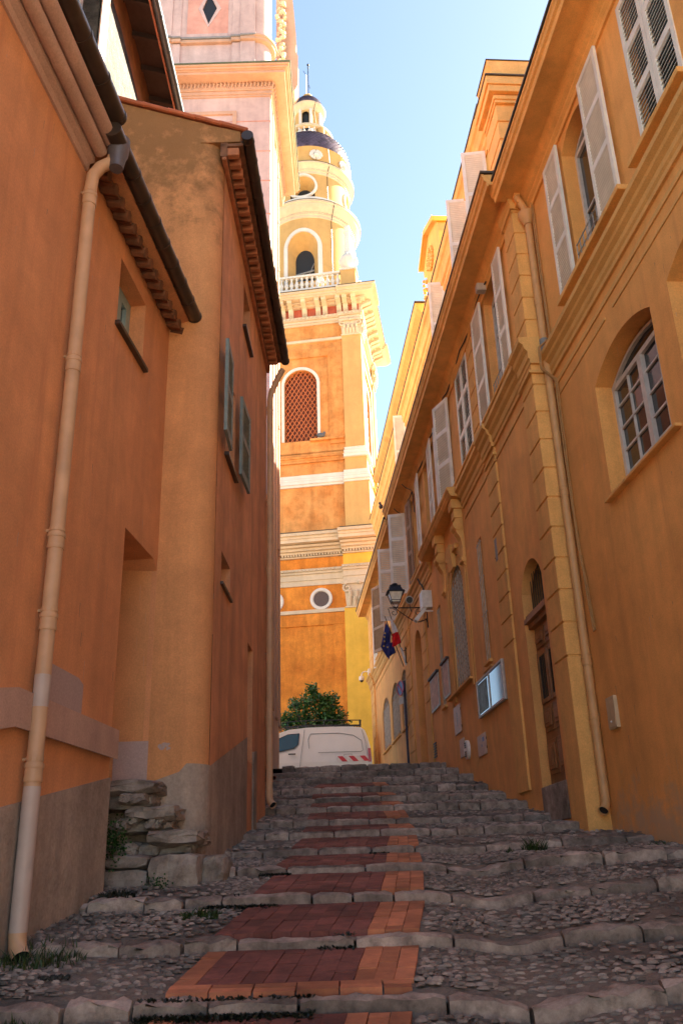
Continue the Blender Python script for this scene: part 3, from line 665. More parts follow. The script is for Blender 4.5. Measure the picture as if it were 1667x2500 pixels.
# ornate grilles of interlaced rings
def scroll_grille(F, par, s0, s1, z0, zt, rise, o, r=.055, mat=GRILLE, name='window_grille', t=.0034):
    m = MB(); c = (s0+s1)/2; w = (s1-s0)/2; z = z0+r; k = 0
    def top(x): return zt+rise*math.sqrt(max(0, 1-((x-c)/w)**2)) if rise else zt
    while z < zt+rise:
        x = s0+r+(r if k % 2 else 0)
        while x < s1-r*.5:
            if z+r < top(x): m.tube([F(x+r*math.cos(q), o, z+r*1.25*math.sin(q)) for q in [2*math.pi*i/9 for i in range(10)]], t, 4, caps=False)
            x += 2*r
        z += r*1.1; k += 1
    e = [F(s0, o, z0)]+[F(c-w*math.cos(q), o, zt+rise*math.sin(q)) for q in [math.pi*i/12 for i in range(13)]]+[F(s1, o, z0)]+[F(s0, o, z0)]
    m.tube(e, .009, 5); return m.build(name, mat, par)
scroll_grille(FB, B, 4.62, 5.83, 3.16, 4.95, .44, -.02, .10, t=.006)
for (a, b_) in ((16.3, 18.05), (14.05, 15.7), (12.35, 13.45)): scroll_grille(FB, B, a, b_, 3.58, 4.72, .36, -.03, .13, t=.007); sill(FB, B, a-.08, b_+.12, 3.57, .06, .05); MB(FB).poly([(p[0], -.2, p[1]) for p in arch(a, b_, 3.58, 4.72, .36)]).build('window_pane', DARKWOOD, B)
window(FB, B, 4.6, 5.85, 3.16, 4.98, -.24, 1, 3, .06, .40, mat=DOORW, glass=DARKWOOD)
sill(FB, B, 4.35, 6.6, 3.13, .09, .04)
m = MB(FB); band(m, GR, .15, -.01, .018); band(m, [(p[0]*1, p[1]) for p in offs(GR, .16)], .12, -.01, .034)
for a in (4.22, 6.25): m.box(a, a+.14, -.01, .015, 2.5, 5.3)
m.box(4.75, 5.7, -.01, .09, 5.62, 5.72)
m.prism([(5.05, .02, 5.35), (5.45, .02, 5.35), (5.52, .02, 5.78), (4.98, .02, 5.78)], [(5.08, .08, 5.35), (5.42, .08, 5.35), (5.48, .13, 5.78), (5.02, .13, 5.78)])
m.build('window_surround', TRIM, B, bevel=.01)
for cs in (4.35, 6.25):       # scrolled consoles under the balcony
    m = MB(FB); 
    m.box(cs-.15, cs+.15, 0, .20, 6.2, 6.38); m.box(cs-.12, cs+.12, 0, .16, 6.02, 6.2)
    pr = [(0, 5.15), (.03, 5.12), (.05, 5.2), (.04, 5.45), (.06, 5.62), (.13, 5.75), (.15, 5.88), (.14, 6.0), (0, 6.02)]
    m.prism([(cs-.11, a, b_) for a, b_ in pr], [(cs+.11, a, b_) for a, b_ in pr])
    m.P = None
    for r_, zz_, oo in ((.09, 5.88, .10), (.05, 5.22, .03)): m.tube([FB(cs-.135, oo, zz_), FB(cs+.135, oo, zz_)], r_, 14); m.tube([FB(cs-.15, oo, zz_), FB(cs+.15, oo, zz_)], r_*.45, 12)
    m.build('balcony_console', TRIM, B, bevel=.006, bseg=1)
m = MB(FB); m.mould(4.05, 7.75, [(-.02, 6.38), (.22, 6.38), (.26, 6.44), (.26, 6.47), (.29, 6.50), (.29, 6.55), (-.02, 6.58)]); m.build('balcony', TRIM, B)
# second doorway, opens dark orange
MB(FB).box(9.75, 10.75, -.34, -.3, 2, 5.5).build('passage_door', T_OR, B)
# upper windows
for i, (a, b_) in enumerate(((.42, 1.35), (2.9, 3.85), (4.65, 5.6), (7.1, 7.9), (9.1, 9.7), (11.3, 12.3), (13.6, 14.5), (16.7, 18.3))):
    window(FB, B, a, b_, 6.7, 8.6, -.18, 1, 3, .05, .11); sill(FB, B, a-.45, b_+.45, 6.68, .12, .05)
sh = dict(st=.06)
shutter(FB, B, -.02, .42, 6.58, 8.70, .05); shutter(FB, B, 1.38, 2.0, 6.56, 8.70, .05)
for a, b_ in ((2.85, 3.36), (3.38, 3.88)): shutter(FB, B, a, b_, 6.66, 8.72, -.02, mat=WHITE, slat=.06, flip=True)
shutter(FB, B, 4.5, 5.05, 6.6, 8.68, .04, 20, hinge=0); shutter(FB, B, 5.55, 5.85, 6.62, 8.68, .04, 10, hinge=0)
shutter(FB, B, 6.3, 6.95, 6.58, 8.70, .05, 4, hinge=1); shutter(FB, B, 8.15, 8.75, 6.56, 8.72, .05, 4, hinge=1)
shutter(FB, B, 9.7, 10.1, 6.6, 8.7, .05, 8, hinge=0, mat=BROWNSH); shutter(FB, B, 10.8, 11.25, 6.6, 8.78, .04, 72, hinge=0)
shutter(FB, B, 13.0, 13.5, 6.5, 8.6, .04, 75, hinge=0)
shutter(FB, B, 15.9, 16.6, 6.4, 8.5, .05, 25, hinge=0, mat=BROWNSH); shutter(FB, B, 18.3, 18.7, 6.4, 8.5, .05, 10, hinge=0, mat=WHITE)
m = MB()
for z in (6.8, 6.95, 7.1): m.tube([FB(.42, -.02, z), FB(1.35, -.02, z)], .009, 6)
for i in range(8): m.tube([FB(.46+i*.12, -.02, 6.7), FB(.46+i*.12, -.02, 7.1)], .007, 6)
m.build('window_guard', GALV, B)
# cables and little junction box under the cornice
m = MB(); p = [FB(.9+i*.35, .05+.02*math.sin(i*1.3), 8.80-.015*math.sin(i*2.1)+(.0 if i % 5 else -.05)) for i in range(28)]; m.tube(p, .013, 5)
for s_ in (9.3, 10.9): m.tube([FB(s_, .3, 8.95), FB(s_+.1, .2, 8.9), FB(s_+.05, .05, 8.8), FB(s_, .03, 8.2)], .013, 5)
m.build('cable', CABLED, B, smooth=True)
m = MB(FB); m.box(.98, 1.12, .02, .18, 8.66, 8.80); m.build('junction_box', PLG, B, bevel=.02)
MB(FB).box(7.6, 7.95, -.01, .012, 2.33, 2.34)
m = MB(FB)
for i in range(6): m.box(8.55, 8.9, .003, .02, 2.30+i*.055, 2.325+i*.055)
m.build('vent_grille', IRON, B)
m = MB(FB); m.box(1.9, 2.02, .036, .039, 4.4, 4.75); m.build('cement_patch', GPVC, B)

drips(FB, B, 1.1, 12, 2.6, 6.0, 40, PAINTPATCH, 15); drips(FA, A, -6, -.5, .9, 5.8, 40, PAINTPATCH, 16); drips(FA, A, -6, -.5, .9, 5.8, 30, GUTB, 17, 'crack_mark')
# ------------------------------------------------------------------ attic storey (C) behind the hall's eaves
Cc = root('attic_storey', 'taller yellow ochre building rising behind the long hall eaves with carved gable and cornice', 'building', FC(8, 0, 9), FC.ang)
m = MB(FC); m.wall([(2.6, 8), (26, 8), (26, 14.6), (2.6, 14.6)], [rect(3.6, 4.7, 12.2, 13.9), rect(5.3, 6.3, 12.2, 13.9), rect(8.5, 9.4, 12.2, 13.9), rect(16, 17, 12.2, 13.9)], 0, .2)
m.box(2.6, 26, -8, -.3, 14.5, 14.6); m.box(2.6, 2.65, -8, 0, 8, 14.6); m.box(25.95, 26, -8, 0, 3, 14.6); m.box(2.6, 26, -8, -7.9, 3, 14.6)
m.build('wall', ATTIC, Cc)
m = MB(FC); m.box(3, 17.5, -.5, -.21, 12.1, 14.2); m.build('room_interior', DARK, Cc)
CP = lambda z, e: [(-.02, z-.5), (.03, z-.5), (.03, z-.38), (.07, z-.34), (.07, z-.22), (.12, z-.18), (.14, z-.04), (e-.12, z), (e-.08, z+.1), (e-.03, z+.14), (e, z+.24), (e, z+.28), (-.02, z+.3)]
m = MB(FC); m.mould(2.95, 26, CP(14.37, .25)); m.build('cornice', TRIM, Cc); MB(FC).box(2.9, 26.02, -.2, .27, 14.672, 14.70).build('roof_edge', ZINC, Cc)
q = MB(FC); z = 14.0
q.box(2.3, 3.1, -4, .06, 8, 14.05)
while z > 9: q.box(2.27, 3.12, -3.95, .08, z-.40, z-.03); z -= .45
q.build('quoin', TRIM, Cc, bevel=.008, bseg=1)
m = MB(FC)
for e, z0, z1 in ((.09, 14.03, 14.10), (.12, 14.10, 14.20), (.22, 14.22, 14.38), (.26, 14.38, 14.58)): m.box(2.3-e*.8, 3.1+e*.3, -4.1, e, z0, z1)
m.build('pier_cornice', TRIM, Cc, bevel=.01); MB(FC).box(2.06, 3.2, -4.12, .28, 14.58, 14.61).build('pier_flashing', ZINC, Cc)
m = MB(FC); m.mould(2.12, 3.0, [(.16, 14.61), (.12, 14.7), (.12, 14.82), (.17, 14.9), (.20, 15.02), (-.86, 15.02), (-.78, 14.9), (-.70, 14.75), (-.68, 14.61)]); m.build('parapet_block', TRIM, Cc, bevel=.01); MB(FC).box(2.10, 3.02, -.88, .22, 15.02, 15.04).build('block_flashing', ZINC, Cc)
MB(FC).box(2.2, 2.27, -.36, -.30, 15.04, 15.13).build('finial', TRIM, Cc)
# gable with carving
m = MB(FC); pr = [(8.2, 14.7), (8.25, 15.9), (8.5, 16.4), (9.7, 16.95), (10.7, 16.5), (10.7, 16.2), (10.3, 16.0), (10.25, 14.7)]
m.prism([(a, -.3, z) for a, z in pr], [(a, .06, z) for a, z in pr]); c = [(8.4, 16.36), (9.7, 16.93), (10.75, 16.44), (10.8, 16.56), (9.7, 17.06), (8.35, 16.48)]
m.prism([(a, -.4, z) for a, z in c], [(a, .2, z) for a, z in c]); m.build('gable', ATTIC, Cc, bevel=.02)
m = MB()
for i in range(34):
    t = i/33*11; rr = .42*(1-i/40); m.ball(FC(9.5+rr*math.cos(t), .09, 15.9+rr*math.sin(t)), .06, 6)
for i in range(26): m.ball(FC(10.4+.12*math.sin(i), .1+.04*math.cos(i*2), 14.7+i*.045), .055, 6)
m.build('carved_scroll', TRIM, Cc, smooth=True)
m = MB(FC); m.mould(11.2, 23.6, [(-.3, 14.9), (.05, 14.9), (.05, 15.15), (.09, 15.2), (.09, 15.35), (.25, 15.48), (.3, 15.58), (.3, 15.66), (-.3, 15.68)]); m.mould(11.2, 23.6, [(-.3, 14.6), (.02, 14.6), (.02, 14.95), (-.3, 14.95)]); m.build('upper_cornice', TRIM, Cc); MB(FC).box(11.15, 23.65, -.3, .32, 15.682, 15.71).build('cornice_flashing', ZINC, Cc)
for s_, zt_, w_ in ((3.5, 14.0, .5), (5.2, 14.25, .5), (8.35, 14.3, .42), (15.9, 14.45, .42)):
    shutter(FC, Cc, s_, s_+w_, 12.0, zt_, .03, 80, hinge=0, slat=.05, rails=(0, .45, 1))
MB(FC).tube([FC(2.27, -.5, 12.6), FC(2.1, -.5, 12.55), FC(2.1, -.5, 12.2), FC(2.27, -.5, 12.1)], .02, 6).build('iron_ring', IRON, Cc)
# unseen houses added only to block sun from the square and street
for nm, lb, (x0, x1, y0, y1, h) in (('added_shade_house', 'unseen plain ochre house added behind the far end of the long hall for shade', (3.2, 14, 34.5, 52, 13.5)),):
    r = root(nm, lb, 'building', (x0, y0, 3)); MB().box(x0, x1, y0, y1, 2.5, h).build('wall', ATTIC, r); MB().prism([(x0-.2, y0-.2, h), (x1+.2, y0-.2, h), ((x0+x1)/2, y0-.2, h+1.6)], [(x0-.2, y1+.2, h), (x1+.2, y1+.2, h), ((x0+x1)/2, y1+.2, h+1.6)]).build('roof', TILE, r)

r = root('added_shade_house', 'unseen tall ochre house added behind the near orange house for shade', 'building', (8, 0, 0)); MB().box(5.2, 16, 2, 13.5, -2, 14.5).build('wall', ATTIC, r); MB().box(5.0, 16.2, 1.8, 13.6, 14.5, 14.7).build('roof', TILE, r)  # unseen block added to keep sun off the upper left walls
# ================================================================== objects fixed on the hall
# display case
r = root('display_case', 'wide glazed notice case with white frame mirroring the sky, left of the brown door', 'notice case', FB(3.2, 0, 2.36), FB.ang)
m = MB(FB); m.box(2.28, 4.1, .002, .025, 2.36, 2.96); m.build('back', PLG, r)
m = MB(FB); m.box(2.28, 4.1, .0255, .05, 2.36, 2.395); m.box(2.28, 4.1, .0255, .05, 2.925, 2.96); m.box(2.28, 2.315, .0255, .049, 2.395, 2.925); m.box(4.065, 4.1, .0255, .049, 2.395, 2.925); m.box(3.2, 3.225, .0255, .048, 2.395, 2.925); m.build('frame', FRAMEW, r, bevel=.004)
MB(FB).box(2.315, 4.065, .0255, .034, 2.395, 2.925).build('pane', MIRR, r)
m = MB(FB); m.box(3.35, 4.0, .0345, .0355, 2.42, 2.90); m.build('poster', PAPER, r)
for nm_, (a, b_, lb) in {'n1': (7.72, 8.74, 'framed notice panel with dark hood, the farther of two by the quoined strip'), 'n2': (6.53, 7.15, 'framed notice panel with dark hood beside the big grilled window, nearer of two')}.items():
    r = root('notice_panel', lb, 'notice panel', FB((a+b_)/2, 0, 3.22), FB.ang, 'framed notice panels on the hall wall')
    MB(FB).box(a, b_, .004, .028, 3.23, 3.93).build('frame', GALV, r, bevel=.004)
    MB(FB).box(a+.04, b_-.04, .028, .031, 3.28, 3.88).build('sheet', PINKP, r)
    MB(FB).box(a-.03, b_+.03, .0, .07, 3.93, 3.98).build('hood', CABLED, r, bevel=.004)
for a, b_, z0, z1, lb in ((5.74, 6.38, 2.41, 2.92, 'tall pale meter door with faded lettering below the grilled window'), (5.60, 6.02, 1.95, 2.28, 'plain pale meter door next to the round pipe plate'), (3.87, 4.5, 1.78, 2.12, 'pale meter door with pale blue stickers below the display case')):
    r = root('meter_door', lb, 'meter door', FB((a+b_)/2, 0, z0), FB.ang, 'utility meter doors on the hall wall')
    MB(FB).box(a, b_, .002, .018, z0, z1).build('panel', METERP, r, bevel=.006)
    m = MB(FB); m.box(a-.008, a, .002, .012, z0+.08, z0+.12); m.box(a-.008, a, .002, .012, z1-.12, z1-.08); m.build('hinge', IRON, r)
    if a < 4:
        m = MB(FB); m.box(a+.1, a+.24, .0185, .020, z1-.13, z1-.06); m.box(a+.28, a+.33, .0185, .020, z0+.14, z0+.18); m.build('sticker', PLW if False else SIGNB, r)
    if a > 5.7:
        m = MB(FB)
        for i in range(8): m.box(a+.28, a+.36, .0185, .020, z0+.14+i*.032, z0+.158+i*.032)
        m.build('lettering', GPVC, r)
r = root('pipe_plate', 'oval white plate with curved slots on the wall beside the small meter door', 'wall plate', FB(5.32, 0, 2.0), FB.ang)
m = MB(); m.tube([FB(5.32, .0, 2.02), FB(5.32, .05, 2.02), FB(5.32, .06, 2.02)], [.165, .165, .14], 20); m.build('plate', PLW, r, smooth=True)
m = MB(); 
for sg in (-1, 1):
    for k in range(3): m.tube([FB(5.32+(.045+.0*k)*math.cos(q), .063, 2.02+sg*(.03+k*.035)+.02*sg*math.sin(q)) for q in [math.pi*i/6 for i in range(7)]], .008, 5)
m.build('slot', IRON, r)
# street lamp on bracket at s=8.6
r = root('street_lamp', 'dark four sided lantern on a scrolled iron bracket projecting from the hall wall', 'street lamp', FB(8.6, 0, 5.3), FB.ang)
LP = lambda o, t, z: FB(8.6+t, o, z)
m = MB(); m.tube([LP(.02, 0, 5.58), LP(.86, 0, 5.58)], .013, 6)
m.tube([LP(.72, 0, 5.57), LP(.6, 0, 5.47), LP(.45, 0, 5.36), LP(.32, 0, 5.27), LP(.22, 0, 5.25), LP(.1, 0, 5.28), LP(0, 0, 5.33), LP(-.0, 0, 5.33)], .010, 6)
for cx, cz, r0, sg in ((.76, 5.47, .085, 1), (.2, 5.47, .085, -1)):
    m.tube([LP(cx+(r0*(1-i/26))*math.cos(1.5+sg*i*.35), 0, cz+(r0*(1-i/26))*math.sin(1.5+sg*i*.35)) for i in range(20)], .008, 5)
m.tube([LP(.01, 0, 5.12), LP(.01, 0, 5.66)], .016, 6); m.tube([LP(.05, 0, 5.33), LP(-.0, .08, 5.26), LP(.0, .16, 5.3)], .008, 5)
m.build('bracket', IRON, r, smooth=True)
cx = .71
def frust(mb, z0, w0, z1, w1, ox=cx):
    mb.prism([LP(ox+a*w0, b_*w0, z0) for a, b_ in ((-1, -1), (1, -1), (1, 1), (-1, 1))], [LP(ox+a*w1, b_*w1, z1) for a, b_ in ((-1, -1), (1, -1), (1, 1), (-1, 1))])
m = MB(); frust(m, 5.93, .20, 5.96, .185); frust(m, 5.96, .165, 6.07, .115); frust(m, 6.07, .125, 6.09, .12); m.build('hood', LAMPBLUE, r, bevel=.004, bseg=1)
m = MB(); m.tube([LP(cx, 0, 6.09), LP(cx, 0, 6.12), LP(cx, 0, 6.135), LP(cx, 0, 6.15), LP(cx, 0, 6.17)], [.03, .035, .07, .06, .01], 10); m.build('chimney_cap', LAMPBLUE, r, smooth=True)
m = MB()
for a, b_ in ((-1, -1), (1, -1), (1, 1), (-1, 1)):
    m.tube([LP(cx+a*.16, b_*.16, 5.93), LP(cx+a*.09, b_*.09, 5.69)], .009, 5); m.tube([LP(cx+a*.09, b_*.09, 5.69), LP(cx+a*.05, b_*.05, 5.62), LP(cx, 0, 5.585)], .007, 5)
for z, h in ((5.70, .095), (5.745, .105)):
    for i in range(4):
        a = ((-1, -1), (1, -1), (1, 1), (-1, 1)); p, q_ = a[i], a[(i+1) % 4]; m.tube([LP(cx+p[0]*h, p[1]*h, z), LP(cx+q_[0]*h, q_[1]*h, z)], .007, 5)
m.build('lantern_frame', LAMPBLUE, r)
m = MB(); frust(m, 5.70, .086, 5.925, .150); m.build('lantern_glass', LGLASS, r)
# white cabinet with antenna, spotlight
r = root('wall_cabinet', 'tall white equipment cabinet with black cable on top, behind the lantern bracket', 'cabinet', FB(8.05, 0, 5.4), FB.ang)
m = MB(FB); m.box(7.9, 8.25, .0, .22, 5.39, 5.78); m.build('case', PLW, r, bevel=.008)
MB().tube([FB(8.07, .14, 5.78), FB(8.07, .15, 5.85), FB(8.1, .17, 5.95), FB(8.2, .2, 6.03), FB(8.2, .24, 6.14)], .02, 7).build('cable', CABLED, r, smooth=True)
r = root('antenna_panel', 'slim tilted white panel antenna on a short arm under the cabinet', 'antenna', FB(8.0, 0, 5.2), FB.ang)
m = MB(); A0 = [(.06, 5.48), (.10, 5.47), (.40, 5.14), (.34, 5.10)]
m.prism([FB(7.93, a, z) for a, z in A0], [FB(8.12, a, z) for a, z in A0]); m.build('panel', PLW, r, bevel=.01)
MB().tube([FB(7.9, .0, 5.3), FB(7.9, .18, 5.3)], .018, 8).build('arm', PLW, r, smooth=True)
r = root('spotlight', 'round cylindrical spotlight with dark lens mounted behind the lantern', 'spotlight', FB(9, .3, 5.88), FB.ang)
dv = Vector((-.05, -1, -.25)).normalized(); c0 = FB(9.0, .33, 5.88)
MB().tube([c0-dv*.16, c0-dv*.1, c0+dv*.04, c0+dv*.05], [.05, .09, .095, .085], 18).build('housing', PLG, r, smooth=True); MB().tube([c0+dv*.045, c0+dv*.054], .072, 16).build('lens', BLK, r)
MB().tube([c0, FB(9.0, .33, 5.75), FB(9.0, .3, 5.6)], .012, 6).build('stem', IRON, r)
# flags
def flag(nm, lb, base, tip, pts, cols, mats, cat='flag'):
    r = root(nm, lb, cat, base, FB.ang); m = MB(); m.tube([base, tip], .012, 6); m.build('flagpole', IRON, r)
    n = len(pts[0])
    for k in range(len(cols)-1):
        m = MB(); a, b_ = cols[k], cols[k+1]; V = []; nn = 14; mm = 10
        for i in range(nn+1):
            for j in range(mm+1):
                u = i/nn; v = a+(b_-a)*j/mm
                # bilinear over quad pts with soft folds
                P00, P10, P11, P01 = pts; p = P00*(1-u)*(1-v)+P10*u*(1-v)+P11*u*v+P01*(1-u)*v
                p = p+FB.d*(.05*math.sin(u*7+v*5)+.03*math.sin(v*13+u*3)); V.append(p)
        m.v = V; m.f = [(i*(mm+1)+j, i*(mm+1)+j+1, (i+1)*(mm+1)+j+1, (i+1)*(mm+1)+j) for i in range(nn) for j in range(mm)]; m.mi = [0]*len(m.f)
        ob = m.build('cloth', mats[k], r, smooth=True); sm = ob.modifiers.new('t', 'SOLIDIFY'); sm.thickness = .003
    return r
fb, ft = FB(12.2, .03, 5.1), FB(12.2, .42, 6.6)
fr = flag('flag', 'tricolour flag hanging in blue, white and red from the wall bracket', fb, ft,
     [FB(12.2, .33, 6.22), FB(12.2, .14, 5.66), FB(12.2, .37, 5.52), FB(12.2, .39, 6.10)], [0, 1], [FWHITE])
for ch in list(fr.children):
    if ch.name.startswith('cloth'): bpy.data.objects.remove(ch)
def cloth(r, quad, mat, amp=.03, u0=0, u1=1):
    V = []; nn = 14; mm = 8; P00, P10, P11, P01 = quad
    for i in range(nn+1):
        for j in range(mm+1):
            u = i/nn; v = j/mm; p = P00*(1-u)*(1-v)+P10*u*(1-v)+P11*u*v+P01*(1-u)*v; V.append(p+FB.d*amp*(math.sin(u*5+v*8)+.5*math.sin(v*17)))
    m = MB(); m.v = V; m.f = [(i*(mm+1)+j, i*(mm+1)+j+1, (i+1)*(mm+1)+j+1, (i+1)*(mm+1)+j) for i in range(nn) for j in range(mm)]; m.mi = [0]*len(m.f)
    ob = m.build('cloth', mat, r, smooth=True); sm = ob.modifiers.new('t', 'SOLIDIFY'); sm.thickness = .003
cloth(fr, [FB(12.1, .385, 6.30), FB(12.1, .36, 5.88), FB(12.1, .20, 5.94), FB(12.1, .30, 6.2)], FWHITE)
cloth(fr, [FB(12.1, .362, 5.88), FB(12.1, .375, 5.52), FB(12.1, .135, 5.64), FB(12.1, .198, 5.94)], FRED)
r2 = root('flag', 'dark blue flag with gold stars hanging behind the tricolour', 'flag', FB(12.6, .03, 5.1), FB.ang)
MB().tube([FB(12.6, .03, 5.12), FB(12.6, .47, 6.5)], .012, 6).build('flagpole', IRON, r2)
cloth(r2, [FB(12.6, .44, 6.34), FB(12.6, .62, 5.66), FB(12.6, .40, 5.30), FB(12.6, .33, 6.05)], FBLUE)
cloth(r2, [FB(12.62, .60, 5.66), FB(12.62, .46, 5.36), FB(12.62, .22, 5.5), FB(12.62, .3, 5.8)], FBLUE)
m = MB()
for (o_, z_) in ((.53, 5.78), (.55, 5.65), (.45, 5.62), (.50, 6.0), (.52, 5.9)):
    pts_ = [FB(12.48, o_+.032*(1 if i % 2 == 0 else .42)*math.sin(i*math.pi/5), z_+.032*(1 if i % 2 == 0 else .42)*math.cos(i*math.pi/5)) for i in range(10)]
    m.prism(pts_, [p+FB.d*.004 for p in pts_])
m.build('star', GOLD, r2)
r = root('blank_banner', 'narrow white banner hanging under the flags', 'banner', FB(12.1, .05, 5.1), FB.ang)
m = MB(); m.prism([FB(12.05, .18, 5.5), FB(12.05, .12, 5.5), FB(12.05, .0, 5.05), FB(12.05, .06, 5.02)], [FB(12.06, .18, 5.5), FB(12.06, .12, 5.5), FB(12.06, .0, 5.05), FB(12.06, .06, 5.02)]); m.build('sheet', PLW, r)
r = root('flag_holder', 'rusty iron flag holder tube bolted to the quoined strip', 'flag holder', FB(12.0, 0, 5.1), FB.ang)
MB().tube([FB(12.0, .03, 5.08), FB(12.0, .03, 5.5)], .03, 8).build('tube', IRON, r); MB().tube([FB(12.0, .03, 5.42), FB(12.0, .12, 5.4), FB(12.0, .16, 5.48)], .008, 5).build('hook', IRON, r)
# camera
r = root('security_camera', 'white dome camera on a curved arm at the far corner of the hall', 'camera', FB(20.9, 0, 6.7), FB.ang)
MB(FB).box(20.75, 21.0, .05, .13, 6.64, 6.86).build('mount', PLW, r, bevel=.01)
MB().tube([FB(20.9, .12, 6.76), FB(20.9, .22, 6.78), FB(20.9, .32, 6.75), FB(20.9, .36, 6.68), FB(20.9, .37, 6.62)], .022, 8).build('arm', PLW, r, smooth=True)
MB().tube([FB(20.9, .37, 6.62), FB(20.9, .37, 6.6), FB(20.9, .37, 6.5), FB(20.9, .37, 6.46)], [.04, .085, .095, .085], 16).build('housing', PLW, r, smooth=True); MB().ball(FB(20.9, .37, 6.455), .062, 14).build('dome', BLK, r, smooth=True)
# sign post
r = root('traffic_sign', 'round blue and red no parking sign on a dark blue post seen edge on', 'road sign', FB(12.2, .1, 2.3), FB.ang)
PX = FB(12.2, .10, 0)
MB().tube([PX+Vector((0, 0, 2.2)), PX+Vector((0, 0, 4.66))], .032, 10).build('post', POLEB, r, smooth=True)
dn = Vector((-.93, -.37, 0)).normalized(); dc = PX+Vector((-.10, -.06, 4.46)); 
MB().tube([dc, dc+dn*.01], .20, 24).build('sign_disc', SIGNB, r); MB().tube([dc+dn*.011, dc+dn*.013], .16, 24)
m = MB(); t_ = Vector((dn.y, -dn.x, 0)); m.tube([dc+dn*.012+t_*.185*math.cos(q)+Vector((0, 0, .185*math.sin(q))) for q in [2*math.pi*i/24 for i in range(25)]], .014, 5, caps=False)
m.tube([dc+dn*.013+t_*.14+Vector((0, 0, .14)), dc+dn*.013-t_*.14-Vector((0, 0, .14))], .012, 5); m.build('sign_ring', SIGNR, r)
m = MB(); m.prism([dc+t_*a*.14+Vector((0, 0, -.32+b_*.09)) for a, b_ in ((-1, -1), (1, -1), (1, 1), (-1, 1))], [dc+dn*.01+t_*a*.14+Vector((0, 0, -.32+b_*.09)) for a, b_ in ((-1, -1), (1, -1), (1, 1), (-1, 1))]); m.build('sub_plate', PLG, r)

# ================================================================== LEFT: near terracotta house (L1)
L1 = root('terracotta_house', 'terracotta house nearest on the left with downpipe, deep square window and brown gutter', 'building', F1(-1, 0, 0), F1.ang)
WL = rect(-.40, .32, 4.50, 5.16); AL = [(.16, -.4), (1.10, -.4), (1.10, 2.72), (.98, 2.80), (.8, 2.80), (.4, 2.80), (.16, 2.80)]
m = MB(F1); m.wall([(-10, -6), (1.35, -1), (1.35, 5.62), (-10, 5.62)], [WL, AL], 0, [.21, .62])
m.box(-10, 1.3, -7, -.6, 5.5, 5.6); m.box(-10, -9.9, -7, 0, -5, 5.6); m.box(-10, 1.3, -7, -6.9, -5, 5.6)
m.build('wall', TERRA, L1)
m = MB(F1); m.box(.1, 1.2, -.7, -.622, -.4, 2.9); m.build('alcove_wall', TERRA, L1)
window(F1, L1, -.40, .32, 4.5, 5.16, -.20, 1, 1, .11, mat=FRAMEB); MB(F1).box(-.5, .4, -.5, -.23, 4.4, 5.3).build('room_interior', DARK, L1)
MB(F1).box(-.44, .38, -.04, .045, 4.44, 4.485).build('sill', GUTB, L1, bevel=.008)
# plinth follows the climbing street
def slab(F, pts, o0, o1): 
    m = MB(F); return m.prism([(a, o0, z) for a, z in pts], [(a, o1, z) for a, z in pts])
slab(F1, [(-10, -6), (.155, -1.3), (.16, .75), (-1.6, .42), (-6, -.4), (-10, -2.6)], -.02, .018).build('plinth', PLINTH, L1)
slab(F1, [(-10, -2.5), (-6, -.1), (-1.6, .88), (.2, .90), (.2, 1.10), (-1.6, 1.09), (-6, .2), (-10, -2.2)], -.02, .045).build('band', PINKBAND, L1, bevel=.01)
slab(F1, [(-1.3, 1.12), (-.5, 1.12), (-.5, 1.33), (-.6, 1.36), (-1.3, 1.36)], -.02, .004).build('paint_patch', PAINTPATCH, L1)
pipe_run(F1, L1, -1.36, .075, -.36, 5.05, .05, PIPE, collars=(.62, 1.55, 2.1, 3.45, 4.95), top=[(-1.36, .085, 5.2), (-1.34, .13, 5.3), (-1.30, .2, 5.38), (-1.30, .24, 5.5)])
MB().tube([F1(-1.36, .075, -.24), F1(-1.36, .075, .55)], .0515, 14, caps=False).build('pink_pipe_section', PIPEP, L1, smooth=True)
MB().tube([F1(-1.36, .075, 1.02), F1(-1.36, .075, 1.22)], .0515, 14, caps=False).build('pink_pipe_section', PIPEP, L1, smooth=True)
MB().tube([F1(-1.31, .25, 5.30), F1(-1.30, .25, 5.42), F1(-1.30, .25, 5.46), F1(-1.30, .25, 5.60)], [.055, .07, .085, .09], 14).build('gutter_outlet', GUTL, L1, smooth=True)
# near section: rounded mouldings and gutter
m = MB(F1); m.mould(-10, -1.32, [(-.02, 5.30), (.02, 5.30), (.03, 5.36), (.07, 5.38), (.07, 5.44), (-.02, 5.5)])
for oo, zz_, r_ in ((.12, 5.46, .055), (.20, 5.56, .06)):
    m.P = None; m.tube([F1(-10, oo, zz_), F1(-1.34, oo, zz_)], r_, 12); m.P = F1
m.box(-10, -1.36, -.02, .16, 5.52, 5.66)
m.build('cornice', PINKBAND, L1, smooth=True)
def gutter(F, par, s0, s1, o, z, r, mat, pitch=.38, name='gutter'):
    m = MB(); m.tube([F(s0, o, z), F(s1, o, z)], r, 16)
    s_ = s1-.02
    while s_ > s0+.05: m.tube([F(s_, o, z), F(s_-.02, o, z)], r*1.09, 16); s_ -= pitch
    return m.build(name, mat, par, smooth=True)
gutter(F1, L1, -10, -1.42, .27, 5.70, .080, GUTB); gutter(F1, L1, -1.48, 1.15, .26, 5.55, .072, GUTB, .3)
MB(F1).box(-10, -1.45, .05, .26, 5.70, 5.74).build('eave_board', WOODR, L1)
